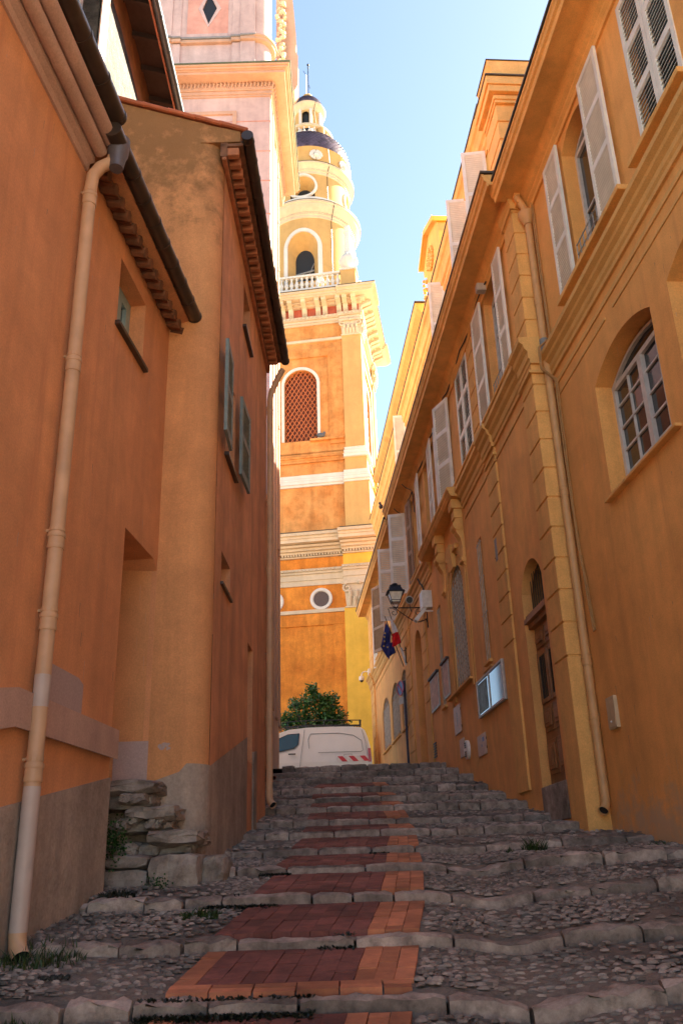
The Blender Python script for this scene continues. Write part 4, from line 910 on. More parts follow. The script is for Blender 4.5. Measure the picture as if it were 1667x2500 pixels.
# scalloped tile course
m = MB(F1)
for i in range(15):
    a = -1.25+i*.165
    pr = [(a, .0, 5.40), (a, .13, 5.37), (a+.155, .13, 5.37), (a+.155, .0, 5.40)]
    m.prism(pr, [(p[0], p[1], p[2]+.045) for p in pr]); m.P = None; m.tube([F1(a+.08, .02, 5.405), F1(a+.08, .145, 5.375)], .05, 8); m.P = F1
m.build('tile_course', TILED, L1)
m = MB(F1); m.prism([(-1.3, 0, 5.44), (-1.3, .2, 5.50), (-1.3, .2, 5.56), (-1.3, 0, 5.62)], [(1.25, 0, 5.44), (1.25, .2, 5.50), (1.25, .2, 5.56), (1.25, 0, 5.62)]); m.build('eave_board', TERRA, L1)
m = MB(F1); m.mould(-10, 1.2, [(.2, 5.72), (-4.5, 6.3), (-4.5, 5.5), (-.02, 5.64)]); m.build('roof', TILE, L1)

drips(F1, L1, -3, 1.0, 1.2, 5.2, 40, PAINTPATCH, 2); drips(F1, L1, -3, 1.0, 1.2, 5.2, 30, GUTB, 9, 'crack_mark')
r = root('black_scrap', 'small black scrap of leaf litter lying on the cobbles at lower left', 'debris', (-1.53, 5.06, -.42))  # black twig and leaf litter; its mesh shares the cloth name
m = MB(); rr_ = random.Random(8)
for i in range(14): m.ball((-1.60+i*.011, 5.06+rr_.uniform(-.01, .01), bed(-1.53, 5.06)+.008+rr_.uniform(0, .008)), rr_.uniform(.008, .018), 6)
m.build('cloth', BLK, r, smooth=True)
# ------------------------------------------------------------------ middle house (L2)
L2 = root('gabled_house', 'terracotta house with stained gable end, brick corbel eave and grey-green shutters', 'building', F2(0, 0, .4), F2.ang)
# end wall facing the viewer + rounded corner + street wall
z0, ze = -.6, 7.62
m = MB(); cx, cy, rr = -1.25-.22, 8.22, .22
def topz(x): return 8.62-(x+2.5)*.36
prev = None; cols = [(-7.5, 8.0)]+[(x, 8.0) for x in (-4, -3, -2.5, -2.1, -1.8, -1.6, -1.47)]+[(cx+rr*math.sin(q), cy-rr*math.cos(q)) for q in [R(15*i) for i in range(1, 7)]]
V = []; rows = [-.6, 1, 3, 5, 7, None]
for x, y in cols:
    for zr in rows: V.append((x, y, zr if zr is not None else (topz(x))))
nr = len(rows); m.add(V, [(i*nr+j, (i+1)*nr+j, (i+1)*nr+j+1, i*nr+j+1) for i in range(len(cols)-1) for j in range(nr-1)])
m.build('gable_wall', TERRAGABLE, L2, smooth=True)
m = MB(F2); hl = [rect(.72, 1.35, 4.30, 5.35), rect(1.95, 2.6, 6.75, 7.42), rect(.62, 1.22, 2.80, 3.13), rect(2.75, 3.25, 1.3, 2.70)]
m.wall([(.22, -.6), (4.75, -.2), (4.75, 7.97), (.22, 7.97)], hl, 0, [.18, .2, .2, .25]); m.box(.2, 4.7, -6, -.5, 7.7, 7.8); m.box(4.7, 4.75, -6, 0, 0, 7.8)
m.build('wall', TERRAL2, L2)
m = MB(F2); 
for a, b_, c_, d_, e_ in ((.7, 1.4, 4.2, 5.4, .181), (1.9, 2.7, 6.7, 7.5, .201), (.55, 1.3, 2.75, 3.2, .201), (2.7, 3.3, 1.2, 2.8, .251)): MB(F2).box(a, b_, -.45, -e_, c_, d_).build('room_interior', DARK, L2)
window(F2, L2, .72, 1.35, 4.3, 5.35, -.17, 1, 2, .05, mat=FRAMEB); window(F2, L2, .62, 1.22, 2.8, 3.13, -.19, 1, 1, .04, mat=FRAMEB)
MB(F2).box(2.76, 3.24, -.25, -.2, 1.3, 2.7).build('door', DOORW, L2)
MB(F2).box(.66, 1.42, -.04, .05, 4.24, 4.28).build('sill', GUTB, L2); MB(F2).box(1.9, 2.66, -.04, .05, 6.70, 6.74).build('sill', GUTB, L2); MB(F2).box(.58, 1.26, -.04, .03, 2.76, 2.79).build('sill', GUTB, L2)
shutter(F2, L2, .16, .66, 4.28, 5.38, .05, 2, mat=GREENSH, hinge=1, rails=(0, .5, 1)); shutter(F2, L2, 1.42, 2.02, 4.36, 5.38, .05, 2, mat=GREENSH, hinge=0, rails=(0, .5, 1))
drips(F2, L2, .3, 4.5, 1.8, 7.3, 60, PAINTPATCH, 5); drips(F2, L2, .3, 4.5, 1.8, 7.3, 40, GUTB, 6, 'crack_mark')
# grey plinth, stepped with the street
m = MB(); V = []; pc = [(-2.6, 7.985), (-1.9, 7.985), (-1.47, 7.985)]+[(cx+(rr+.015)*math.sin(q), cy-(rr+.015)*math.cos(q)) for q in [R(15*i) for i in range(1, 7)]]+[tuple(F2(s_, .015, 0)[:2]) for s_ in (.5, 1, 2, 2.7)]
for x, y in pc: V += [(x, y, -.6), (x, y, .2), (x, y, {0: .74, 1: .74, 2: .88}.get(pc.index((x, y)), .95) if y < 8.3 else .95+(y-8.2)*.24)]
m.add(V, [(i*3+j, i*3+3+j, i*3+4+j, i*3+1+j) for i in range(len(pc)-1) for j in range(2)]); m.build('plinth', PLINTH, L2, smooth=True)
slab(F2, [(3.28, 0), (3.6, 0), (3.6, 1.5), (3.28, 1.45)], -.02, .02).build('plinth', PLINTH, L2)
MB().box(-2.05, -1.75, 7.99, 7.997, .74, 1.15).build('paint_patch', PAINTPATCH, L2)
# whitewash smudges
m = MB(); 
for i in range(9):
    x = -1.62+random.uniform(-.06, .06); z = 1.1+random.uniform(-.03, .03); a = random.uniform(.01, .03); b_ = random.uniform(.006, .02)
    m.poly([(x+a*math.cos(q), 7.9965-i*.0002, z+b_*math.sin(q)) for q in [2*math.pi*k/8 for k in range(8)]])
m.build('paint_smudge', PAINTPATCH, L2)
MB().prism([(-1.5, 7.992, 7.95), (-1.04, 7.992, 7.95), (-1.04, 7.992, 8.10), (-1.5, 7.992, 8.24)], [(-1.5, 8.13, 7.95), (-1.04, 8.13, 7.95), (-1.04, 8.13, 8.10), (-1.5, 8.13, 8.24)]).build('eave_return', TERRAGABLE, L2)
# corbel bricks, gutter, downpipe
m = MB(F2)
for i in range(29):
    a = .02+i*.162; m.box(a, a+.08, .0, .19, 7.78, 7.89)
m.box(.0, 4.75, .0, .05, 7.70, 7.745)
m.build('corbel_bricks', TILE, L2, bevel=.008, bseg=1)
m = MB(F2); m.box(.0, 4.75, -.02, .06, 7.745, 7.97); m.box(.0, 4.75, -.02, .24, 7.89, 7.93); m.build('eave_band', TILED, L2)
gutter(F2, L2, -.08, 4.85, .30, 7.97, .07, GUTB, .3)
m = MB()
for i in range(13):
    x = -4.95+i*.305; m.tube([(x, 7.975, topz(x)+.045), (x+.33, 7.975, topz(x+.33)+.035)], .03, 8)
m.build('verge_tile', TILER, L2, smooth=True)
m = MB(); m.add([(-1.0, 7.985, 8.13), (-.92, 12.8, 8.13), (-5, 12.8, 9.58), (-5, 7.985, 9.58), (-1.0, 7.985, 8.10), (-.92, 12.8, 8.10), (-5, 12.8, 9.54), (-5, 7.985, 9.54)], [(0, 1, 2, 3), (7, 6, 5, 4), (0, 3, 7, 4), (0, 4, 5, 1), (1, 5, 6, 2)]); m.build('roof', TILER, L2)
pipe_run(F2, L2, 4.62, .07, .92, 7.1, .048, PIPE, collars=(2.0, 2.9, 4.2, 5.3, 6.9), top=[(4.62, .09, 7.25), (4.64, .18, 7.5), (4.66, .27, 7.7)])
# ------------------------------------------------------------------ upper house with exposed stone (L3)
L3 = root('stone_walled_house', 'taller house behind the left roofs with patchy stone wall, dark raftered eave and zinc gutter', 'building', (-3, 8, 6))
F3 = Fac(-3.0, 8, 0, 1)
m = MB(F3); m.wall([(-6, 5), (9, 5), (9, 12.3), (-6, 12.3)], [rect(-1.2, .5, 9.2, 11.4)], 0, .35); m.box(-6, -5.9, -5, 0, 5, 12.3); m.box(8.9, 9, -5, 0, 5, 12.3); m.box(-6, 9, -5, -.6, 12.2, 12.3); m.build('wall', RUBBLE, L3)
slab(F3, [(.5, 9.0), (.78, 9.0), (.78, 11.45), (.5, 11.45)], -.02, .02).build('window_surround', PAINTPATCH, L3)
window(F3, L3, -1.2, .5, 9.2, 11.4, -.3, 1, 3, .08); MB(F3).box(-1.3, .9, -.6, -.36, 9, 12.2).build('room_interior', DARK, L3)
slab(F3, [(-6, 11.55), (0, 11.5), (1.5, 11.6), (3, 11.4), (5, 11.55), (9, 11.5), (9, 12.28), (-6, 12.28)], -.02, .006).build('wall_edge', stucco('rusty_stone_edge', (.26, .11, .05), var=.3, streak=.3, bump=1), L3)
for i in range(22):
    m = MB(F3); a = -5.5+i*.62; m.prism([(a, 0, 12.10), (a+.07, 0, 12.10), (a+.07, 0, 12.2), (a, 0, 12.2)], [(a, .42, 11.95), (a+.07, .42, 11.95), (a+.07, .42, 12.05), (a, .42, 12.05)]); m.build('rafter', WOODD, L3)
m = MB(F3); m.prism([(-6, -.02, 12.2), (-6, .46, 12.05), (-6, .46, 12.09), (-6, -.02, 12.25)], [(9, -.02, 12.2), (9, .46, 12.05), (9, .46, 12.09), (9, -.02, 12.25)]); m.build('eave_board', WOODD, L3)
m = MB(F3); m.box(-6, 9, .425, .45, 11.9, 12.06); m.build('fascia', WOODR, L3)
gutter(F3, L3, -6, 9, .51, 11.98, .06, GUTZ, .62)
m = MB(F3); m.mould(-6, 9, [(.5, 12.1), (-5, 13.6), (-5, 12.2), (-.1, 12.25)]); m.build('roof', TILE, L3)

# ------------------------------------------------------------------ stone steps to the alcove
r = root('stone_steps', 'worn stone block steps climbing to the alcove beside the grey plinth', 'steps', (-1.6, 7.5, -.2))
def rock(x0, x1, y0, y1, z0, z1, j=.02, mat=BLOCK, name='step_block'):
    m = MB(); n = 5; pts = {}
    V = []; Fq = []
    def P_(i, j_, k): return (x0+(x1-x0)*i/n, y0+(y1-y0)*j_/n, z0+(z1-z0)*k/n)
    idx = {}
    for i in range(n+1):
        for j_ in range(n+1):
            for k in range(n+1):
                if i in (0, n) or j_ in (0, n) or k in (0, n):
                    p = P_(i, j_, k); e = sum((i in (0, n), j_ in (0, n), k in (0, n)))-1
                    c = ((x0+x1)/2, (y0+y1)/2, (z0+z1)/2); sh_ = .012*e
                    idx[(i, j_, k)] = len(V); V.append(tuple(p[q]+random.uniform(-j, j)*.6+(sh_ if p[q] < c[q] else -sh_) for q in range(3)))
    for a in range(n):
        for b_ in range(n):
            for f in (0, n):
                Fq.append((idx[(a, b_, f)], idx[(a+1, b_, f)], idx[(a+1, b_+1, f)], idx[(a, b_+1, f)])); Fq.append((idx[(a, f, b_)], idx[(a+1, f, b_)], idx[(a+1, f, b_+1)], idx[(a, f, b_+1)])); Fq.append((idx[(f, a, b_)], idx[(f, a+1, b_)], idx[(f, a+1, b_+1)], idx[(f, a, b_+1)]))
    m.add(V, Fq); return m.build(name, mat, r)
rock(-1.56, -1.17, 7.3, 8.05, -.25, .20); rock(-1.18, -.99, 7.5, 8.0, -.1, .185, .02); rock(-1.95, -1.56, 7.35, 8.05, -.3, .10); rock(-1.95, -1.57, 7.36, 8.0, .10, .205, .01)
rock(-1.60, -1.19, 7.42, 8.1, .27, .385, .03); rock(-1.81, -1.40, 7.5, 8.1, .47, .58, .03); rock(-2.3, -1.58, 7.55, 8.1, .68, .79, .03)
rr_ = random.Random(21)
for i in range(16):
    x = rr_.uniform(-1.92, -1.3); z = rr_.choice((.20, .23, .40, .44, .60)); w_ = rr_.uniform(.07, .15)
    if x+w_ < {.20: -1.22, .23: -1.22, .40: -1.42, .44: -1.42, .60: -1.6}[z]: rock(x, x+w_, 7.52+rr_.uniform(0, .05), 8.05, z-.01, z+rr_.uniform(.06, .10), .014)
rock(-1.95, -1.25, 7.62, 8.1, .19, .30, .02); rock(-1.95, -1.45, 7.66, 8.1, .37, .48, .02); rock(-2.2, -1.62, 7.68, 8.1, .56, .70, .02)

# ================================================================== pink church (left background)
PK = root('pink_church', 'lilac and rose baroque church front with heavy cornice rising above the left roofs', 'building', (-5, 24, 3))
a = R(-1.3)
FPf = Fac(-1.9, 22, 90, -1)      # front: s>0 to the right, n -> should face viewer
FPf.n = Vector((0, -1, 0)); FPf.d = Vector((1, 0, 0))
FPs = Fac(-1.9, 22, -1.2, 1)
def pbox(mb, x0, x1, z0, z1, o): mb.box(x0+1.9, x1+1.9, -.05, o, z0, z1)
m = MB(); m.prism([(-9, 22, 1.5), (-1.9, 22, 1.5), FPs(4.2, 0, 1.5)[:2]+(1.5,) if False else (FPs(4.2, 0, 0).x, FPs(4.2, 0, 0).y, 1.5), (-9, 26.2, 1.5)], [(-9, 22, 24.2), (-1.9, 22, 24.2), (FPs(4.2, 0, 0).x, FPs(4.2, 0, 0).y, 24.2), (-9, 26.2, 24.2)]); m.build('wall', LILAC, PK)
m = MB(FPf)
for z in (17.8, 18.95, 20.25, 21.45, 22.7): pbox(m, -9, -1.89, z, z+.035, .012)
m.build('joint_line', ROSE, PK)
m = MB(FPf); pbox(m, -8.5, -3.0, 23.0, 23.14, .06); pbox(m, -3.12, -3.0, 12, 23.0, .06); m.build('panel_frame', PEACH, PK)
m = MB(FPf); pbox(m, -8.5, -3.12, 12, 23.0, .004); m.build('panel', LILAC, PK)
m = MB(FPf); pbox(m, -5.2, -3.5, 12, 22.65, .03); m.build('inner_panel', ROSE, PK)
# entablature; ring of profile steps on front and side
def pring(prof, name, mat, x1=-1.9, y1=27.2):
    m = MB()
    for o_, z0_, z1_ in prof: m.box(-9, x1+o_, 22-o_, y1, z0_, z1_)
    return m.build(name, mat, PK, bevel=.012)
pring([(.04, 23.76, 23.84), (.07, 23.84, 23.92), (.05, 23.92, 24.0), (.09, 24.0, 24.06)], 'architrave', PEACH)
pring([(.10, 24.06, 24.30)], 'ornament_band', PEACH)
m = MB()
for i in range(60):
    x = -8.9+i*.122
    if x < -1.8: 
        m.tube([(x, 21.89, 24.09), (x+.03, 21.86, 24.19), (x, 21.84, 24.28)], [.018, .03, .012], 6); m.tube([(x+.061-.04, 21.88, 24.13), (x+.061, 21.85, 24.25), (x+.061+.04, 21.88, 24.13)], .013, 5)
for i in range(34):
    y = 22.0+i*.15; m.tube([(-1.79, y, 24.09), (-1.76, y+.03, 24.19), (-1.74, y, 24.28)], [.018, .035, .012], 6); m.tube([(-1.78, y+.035, 24.13), (-1.75, y+.075, 24.25), (-1.78, y+.115, 24.13)], .015, 5)
m.build('carved_leaf_row', PEACH, PK, smooth=True)
pring([(.40, 24.30, 24.33), (.50, 24.28, 24.38), (.54, 24.38, 24.41), (.60, 24.41, 24.48), (.66, 24.48, 24.54)], 'cornice', PEACH)
MB().box(-9, -1.9+.70, 21.30, 27.2, 24.54, 24.57).build('cornice_flashing', GREENC, PK)
# upper stage, set back a little
m = MB(FPf); m.box(-7.1, -.55, -4, -.02, 24.5, 31.5); m.build('upper_wall', LILAC, PK)
m = MB(); m.tube([(-2.42, 22.48, 24.5), (-2.42, 22.48, 31.5)], .5, 28); m.build('rounded_corner', LILAC, PK, smooth=True)
m = MB(FPf)
for x0, x1, o_ in ((-5.9, -5.25, .10), (-5.25, -4.95, .06), (-3.2, -2.92, .06), (-2.92, -2.42, .10)): pbox(m, x0, x1, 26.42, 31, o_); pbox(m, x0-.03, x1+.03, 26.42, 26.58, o_+.03); pbox(m, x0, x1, 24.5, 26.2, o_); pbox(m, x0-.02, x1+.02, 24.5, 25.34, o_+.03)
m.build('pilaster', LILAC, PK, bevel=.01)
m = MB(FPf); pbox(m, -6.5, -2.42, 26.2, 26.33, .10)
for x0, x1, o_ in ((-5.93, -5.25, .2), (-5.25, -4.92, .16), (-3.23, -2.9, .16), (-2.9, -2.40, .2)): pbox(m, x0, x1, 26.2, 26.34, o_)
m.build('base_moulding', PEACH, PK, bevel=.02); 
m = MB(FPf); pbox(m, -6.5, -2.42, 26.34, 26.42, .13)
for x0, x1, o_ in ((-5.93, -5.25, .23), (-5.25, -4.92, .19), (-3.23, -2.9, .19), (-2.9, -2.40, .23)): pbox(m, x0, x1, 26.34, 26.41, o_)
m.build('base_flashing', GPVC, PK); MB().lathe([(.5, 26.2), (.64, 26.22), (.66, 26.33), (.70, 26.34), (.70, 26.41), (.5, 26.42)], (-2.42, 22.48, 0), 28).build('corner_moulding', PEACH, PK, smooth=True)
m = MB(FPf); pr = rect(-4.75, -3.35, 26.65, 31); di = [(-4.02, 27.1), (-3.74, 27.85), (-4.02, 28.6), (-4.24, 27.85)]
m.wall([(p[0]+1.9, p[1]) for p in pr], [[(p[0]+1.9, p[1]) for p in di]], .03, .2); m.box(-4.75+1.9, -3.35+1.9, -.04, .0, 26.65, 31); m.build('rose_panel', ROSE, PK)
m = MB(FPf); band(m, [(p[0]+1.9, p[1]) for p in di], .13, .0, .05, False); m.build('diamond_surround', LILAC, PK)
m = MB(FPf); m.box(-4.3+1.9, -3.7+1.9, -.03, .006, 27.0, 28.7); m.build('diamond_louvre', BLK, PK)
m = MB(FPf); pbox(m, -5.0, -4.75, 26.5, 31, .02); pbox(m, -3.35, -3.1, 26.5, 31, .02); pbox(m, -4.75, -3.35, 26.45, 26.65, .05); m.build('panel_border', LILAC, PK)
# sunlit side: pilaster strips, scroll console and ornament
m = MB(FPs)
for s0_, s1_ in ((.7, 1.2), (2.2, 2.8), (3.7, 4.2)): m.box(s0_, s1_, -.02, .05, 4, 23.8)
m.build('side_pilaster', PEACH, PK)
m = MB(FPs); m.box(1.45, 1.75, -.01, .012, 6.3, 13); m.build('side_slit', BLK, PK)
m = MB()
pr = [(-1.8, 24.5), (-1.45, 24.5), (-1.42, 25.6), (-1.2, 25.8), (-1.10, 26.0), (-1.08, 27.4), (-1.16, 27.6), (-1.14, 28.4), (-1.2, 29.5), (-1.3, 31), (-1.8, 31)]
m.prism([(x, 23.6, z) for x, z in pr], [(x, 24.2, z) for x, z in pr]); m.build('side_scroll', PEACH, PK, bevel=.03)
m = MB(); rr_ = random.Random(3)
for i in range(90):
    z = 25.3+i*.06; m.ball((-1.62+.12*math.sin(i*.7)+rr_.uniform(-.05, .05), 23.4+rr_.uniform(-.15, .1), z), rr_.uniform(.04, .10), 7, (1, 1, 1.3))
m.build('side_garland', T_CR, PK, smooth=True)
m = MB(); m.tube([FPs(2.9, .06, 9), FPs(2.9, .06, 23.7)], .05, 8); m.tube([FPs(3.5, .05, 9), FPs(3.5, .05, 23.7)], .035, 8)
for z in range(9, 24, 2): m.tube([FPs(2.9, .06, z), FPs(2.9, .06, z+.12)], .065, 8)
m.build('side_downpipe', PEACH, PK, smooth=True)
# lower wing filling the side of the street between the houses
r = root('low_wing', 'shaded brown wall strip between the middle house and the pink church', 'building', (-2, 17, 2)); MB().box(-7, -1.98, 12.9, 21.99, 1, 9.5).build('wall', TERRAL2, r)

# ================================================================== bell tower
TC = Vector((-1.57, 50.1, 0)); ta = R(8.2); td = Vector((math.cos(ta), -math.sin(ta), 0)); tn = Vector((-math.sin(ta), -math.cos(ta), 0))   # tn faces the viewer
TW = root('bell_tower', 'tall orange and yellow baroque bell tower with white balustrade and tiled lantern', 'tower', (TC.x, TC.y, 3), -ta)
def tp(s_, o_, z): return TC+td*s_+tn*o_+Vector((0, 0, z))     # s right, o toward viewer (from centre)
h = 3.45
def face(k):   # frame of each of the four faces
    a_ = -ta+k*math.pi/2; d_ = Vector((math.cos(a_), math.sin(a_), 0)); n_ = Vector((d_.y, -d_.x, 0))
    return lambda s_, o_, z: TC+d_*s_+n_*(h+o_)+Vector((0, 0, z))
FACES = [face(k) for k in range(4)]; FRONT, SIDE = FACES[0], FACES[1]
def sq(mb, e, z0, z1): mb.prism([tp(a*(h+e), b_*(h+e), z0) for a, b_ in ((-1, -1), (1, -1), (1, 1), (-1, 1))], [tp(a*(h+e), b_*(h+e), z1) for a, b_ in ((-1, -1), (1, -1), (1, 1), (-1, 1))])
def corners(mb, w_, e, z0, z1, wide=0):
    for a in (-1, 1):
        for b_ in (-1, 1):
            x1, x0 = h+e, h-w_-wide; mb.prism([tp(a*u, b_*v, z0) for u, v in ((x0, x0), (x1, x0), (x1, x1), (x0, x1))], [tp(a*u, b_*v, z1) for u, v in ((x0, x0), (x1, x0), (x1, x1), (x0, x1))])
def each_corner(name, mat, specs, bev=0):
    for a in (-1, 1):
        for b_ in (-1, 1):
            mb = MB()
            for w_, e, z0, z1, wide in specs:
                x1, x0 = h+e, h-w_-wide; mb.prism([tp(a*u, b_*v, z0) for u, v in ((x0, x0), (x1, x0), (x1, x1), (x0, x1))], [tp(a*u, b_*v, z1) for u, v in ((x0, x0), (x1, x0), (x1, x1), (x0, x1))])
            mb.build(name, mat, TW, bevel=bev)
# lower storey
m = MB(); sq(m, .12, 2.5, 16.4); m.build('lower_shaft', T_OR, TW)
each_corner('lower_pilaster', T_YE, [(1.05, .42, 2.5, 13.27, .25), (1.05, .42, 15.6, 16.3, .25)])
for P_ in (FRONT, SIDE):
    m = MB(P_); m.box(-3.0, 2.15, .10, .19, 12.44, 13.1); m.box(1.47, 2.15, .10, .19, 3, 12.44); m.box(-3.0, -1.55+.0, .10, .19, 3, 12.44) if False else None; m.box(-2.3, -1.62-.0, .10, .19, 3, 12.44) if False else m.box(-3.0, -2.4, .10, .19, 3, 12.44)
    m.build('panel_frame', T_OR, TW, bevel=.02)
    m = MB(P_); m.box(-2.2, 2.2, .12, .24, 13.12, 13.32); m.build('string_band', T_CR, TW, bevel=.02)
    for sc_ in (.86, -1.82):
        m = MB(); c_ = lambda rad, o_: [P_(sc_+rad*math.cos(q), o_, 13.9+rad*math.sin(q)) for q in [2*math.pi*i/32 for i in range(32)]]
        A_, B_, C_, D_ = c_(.62, .12), c_(.60, .22), c_(.46, .22), c_(.42, .14)
        n_ = 32; m.v = A_+B_+C_+D_; m.f = [(k*n_+i, k*n_+(i+1) % n_, (k+1)*n_+(i+1) % n_, (k+1)*n_+i) for k in range(3) for i in range(n_)]; m.mi = [0]*len(m.f)
        ob = m.build('round_window', T_WH, TW, smooth=True); g = MB(); g.poly(c_(.44, .142)); g.build('pane', plain('oculus_mesh', (.09, .06, .055), .7) if 'oculus_mesh' not in MATS else MATS['oculus_mesh'], ob)
def capital(zb, zt, w_, e, name='capital'):
    """corinthian capitals on the two visible corners"""
    for P_ in (FRONT, SIDE):
        for sg in (-1, 1):
            c_ = sg*(h-(w_-e)/2+.0); H = zt-zb; m = MB(P_); hw = (w_+e)/2; nleaf = 5
            if sg > 0 or P_ is SIDE:
                m.prism([(c_-hw*.86, .1, zb), (c_+hw*.86, .1, zb), (c_+hw*.86, e+.02, zb), (c_-hw*.86, e+.02, zb)], [(c_-hw*.98, .1, zt-.12*H), (c_+hw*.98, .1, zt-.12*H), (c_+hw*.98, e+.10, zt-.12*H), (c_-hw*.98, e+.10, zt-.12*H)])
                m.box(c_-hw*1.12, c_+hw*1.12, .1, e+.22, zt-.12*H, zt)
                m.box(c_-hw*.95, c_+hw*.95, .1, e+.06, zb-.08, zb)
                m.P = None
                for row, (zz_, ll) in enumerate(((zb+.02, .36*H), (zb+.25*H, .36*H))):
                    for i in range(nleaf-row):
                        x = c_+hw*.8*(2*(i+.5)/(nleaf-row)-1); o1 = e+.03+row*.03
                        m.tube([P_(x, o1, zz_), P_(x, o1+.05, zz_+ll*.6), P_(x, o1+.13, zz_+ll*.95), P_(x, o1+.14, zz_+ll*.8)], [.05*w_, .09*w_, .07*w_, .02], 6)
                for sx in (-1, 1):
                    pts = [P_(c_+sx*(hw*.78)+.19*w_*(1-i/22)*math.cos(-sx*i*.45+1.57), e+.16, zt-.3*H+.19*w_*(1-i/22)*math.sin(-sx*i*.45+1.57)) for i in range(18)]
                    m.tube(pts, .035*w_+.01, 6)
                m.ball(P_(c_, e+.18, zt-.08*H), .1*w_, 8); m.P = P_
                m.build(name, T_CR, TW, smooth=True)
capital(13.30, 14.68, 1.3, .42)
def ring(prof, name, mat, w_=1.3, ee=.3, bev=.015):
    m = MB()
    for e, z0_, z1_ in prof: sq(m, e, z0_, z1_); corners(m, w_+e*.1, e+ee, z0_+.002, z1_+.002)
    return m.build(name, mat, TW, bevel=bev, bseg=1)
ring([(.18, 14.68, 14.98), (.22, 14.98, 15.32), (.30, 15.32, 15.45), (.34, 15.45, 15.6)], 'architrave', T_CR)
def dentils(zb, zt, e, ee, w_, pitch, mat=T_CR, name='dentil_row', dep=.07):
    m = MB()
    for P_ in (FRONT, SIDE):
        m.P = P_; s_ = -h-e-ee
        while s_ < h+e+ee-.05:
            o_ = e+ee if abs(s_+pitch*.3) > h-w_ else e
            m.box(s_, s_+pitch*.58, o_-.02, o_+dep, zb, zt); s_ += pitch
    m.build(name, mat, TW)
dentils(15.45, 15.56, .34, .3, 1.3, .2); 
ring([(.22, 16.28, 16.36), (.34, 16.47, 16.6), (.50, 16.6, 16.75), (.70, 16.75, 16.88), (1.0, 16.92, 17.12), (1.05, 17.12, 17.26), (1.15, 17.26, 17.44)], 'main_cornice', T_CR); m = MB(); sq(m, .12, 16.26, 17.43); corners(m, 1.3, .40, 16.27, 17.42); m.build('cornice_core', T_CR, TW)
dentils(16.36, 16.47, .25, .3, 1.3, .16); dentils(17.28, 17.42, 1.15, .3, 1.3, .3, dep=.03)
m = MB(); sq(m, 1.2, 17.445, 17.48); corners(m, 1.3, 1.5, 17.45, 17.485); m.build('cornice_flashing', ZINC, TW)
# plinth storey
m = MB(); sq(m, -.0, 17.3, 22.8); m.build('plinth_shaft', T_ORU, TW)
each_corner('plinth_pilaster', T_YU, [(1.0, .3, 17.4, 20.6, .12), (1.0, .22, 21.3, 22.2, .05)])
ring([(.10, 20.6, 20.75), (.16, 20.75, 20.95), (.10, 20.95, 21.12), (.05, 21.12, 21.35)], 'plinth_band', T_WH, 1.12, .24)
each_corner('pilaster_base', T_WH, [(1.1, .36, 22.16, 22.36, 0), (1.08, .30, 22.36, 22.6, 0), (1.05, .24, 22.6, 22.8, 0)], .03)
m = MB(); sq(m, .10, 22.1, 22.25); sq(m, .06, 22.25, 22.4); sq(m, .12, 22.4, 22.5); m.build('orange_moulding', T_ORU, TW, bevel=.02)
# upper shaft with arched lattice window on each visible face
UWN = arch(-1.14, .84, 23.57, 27.4, .95, 20); m = MB(); 
for P_ in FACES:
    m.P = P_; m.wall([(-h, 22.7), (h, 22.7), (h, 31.8), (-h, 31.8)], [UWN], 0, .45)
m.build('upper_shaft', T_ORU, TW)
for P_ in (FRONT, SIDE):
    m = MB(P_); band(m, UWN, .16, .0, .07); m.build('window_surround', T_WH, TW)
    m = MB(P_); m.box(1.55, 2.45, -.01, .09, 23.2, 29.7); m.box(-2.45, -1.55, -.01, .09, 23.2, 29.7); m.box(-1.55, 1.55, -.01, .09, 29.14, 29.7); m.build('panel_frame', T_ORU, TW, bevel=.015)
    m = MB(P_); m.box(-2.5, 2.5, -.01, .12, 30.2, 30.38); m.build('cream_band', T_CR, TW, bevel=.02)
    m = MB(P_); m.box(-1.3, 1.0, -.6, -.40, 23.4, 28.5); m.build('lattice_backing', plain('dark_red_backing', (.16, .04, .02), .8) if 'dark_red_backing' not in MATS else MATS['dark_red_backing'], TW)
    m = MB(); c_ = -.15; pit = .27
    def inside(s_, z): 
        if z < 23.6 or abs(s_-c_) > .97: return False
        return z < 27.4+.95*math.sqrt(max(0, 1-((s_-c_)/.99)**2))
    for sg in (-1, 1):
        for i in range(-26, 30):
            run = []
            for j in range(120):
                z = 23.57+j*.042; s_ = c_+i*pit+sg*(z-25.5)*.62
                if inside(s_, z): run.append((s_, z))
            if len(run) > 1: m.tube([P_(run[0][0], -.14+.02*sg, run[0][1]), P_(run[-1][0], -.14+.02*sg, run[-1][1])], .028, 4)
    m.build('lattice', LATT, TW)
each_corner('upper_pilaster', T_YU, [(1.0, .16, 22.8, 30.4, 0)])
h_save = h
capital(30.42, 31.42, 1.05, .18)
ring([(.06, 31.42, 31.55), (.12, 31.55, 31.72), (.20, 31.74, 31.98)], 'upper_architrave', T_CR, 1.1, .12)
dentils(31.8, 31.94, .20, .12, 1.1, .24, dep=.05)
m = MB(); sq(m, .08, 31.98, 33.2); m.build('frieze', T_RED, TW)
m = MB(); sq(m, .3, 32.62, 32.74); sq(m, .5, 32.74, 32.86); m.build('bed_moulding', T_CR, TW, bevel=.02)
cons = [-3.3, -2.85, -2.05, -1.6, -1.15, .05-.9+.2, .65-.9+.2+.25, 1.05, 1.48, 2.35, 2.75, 3.3]
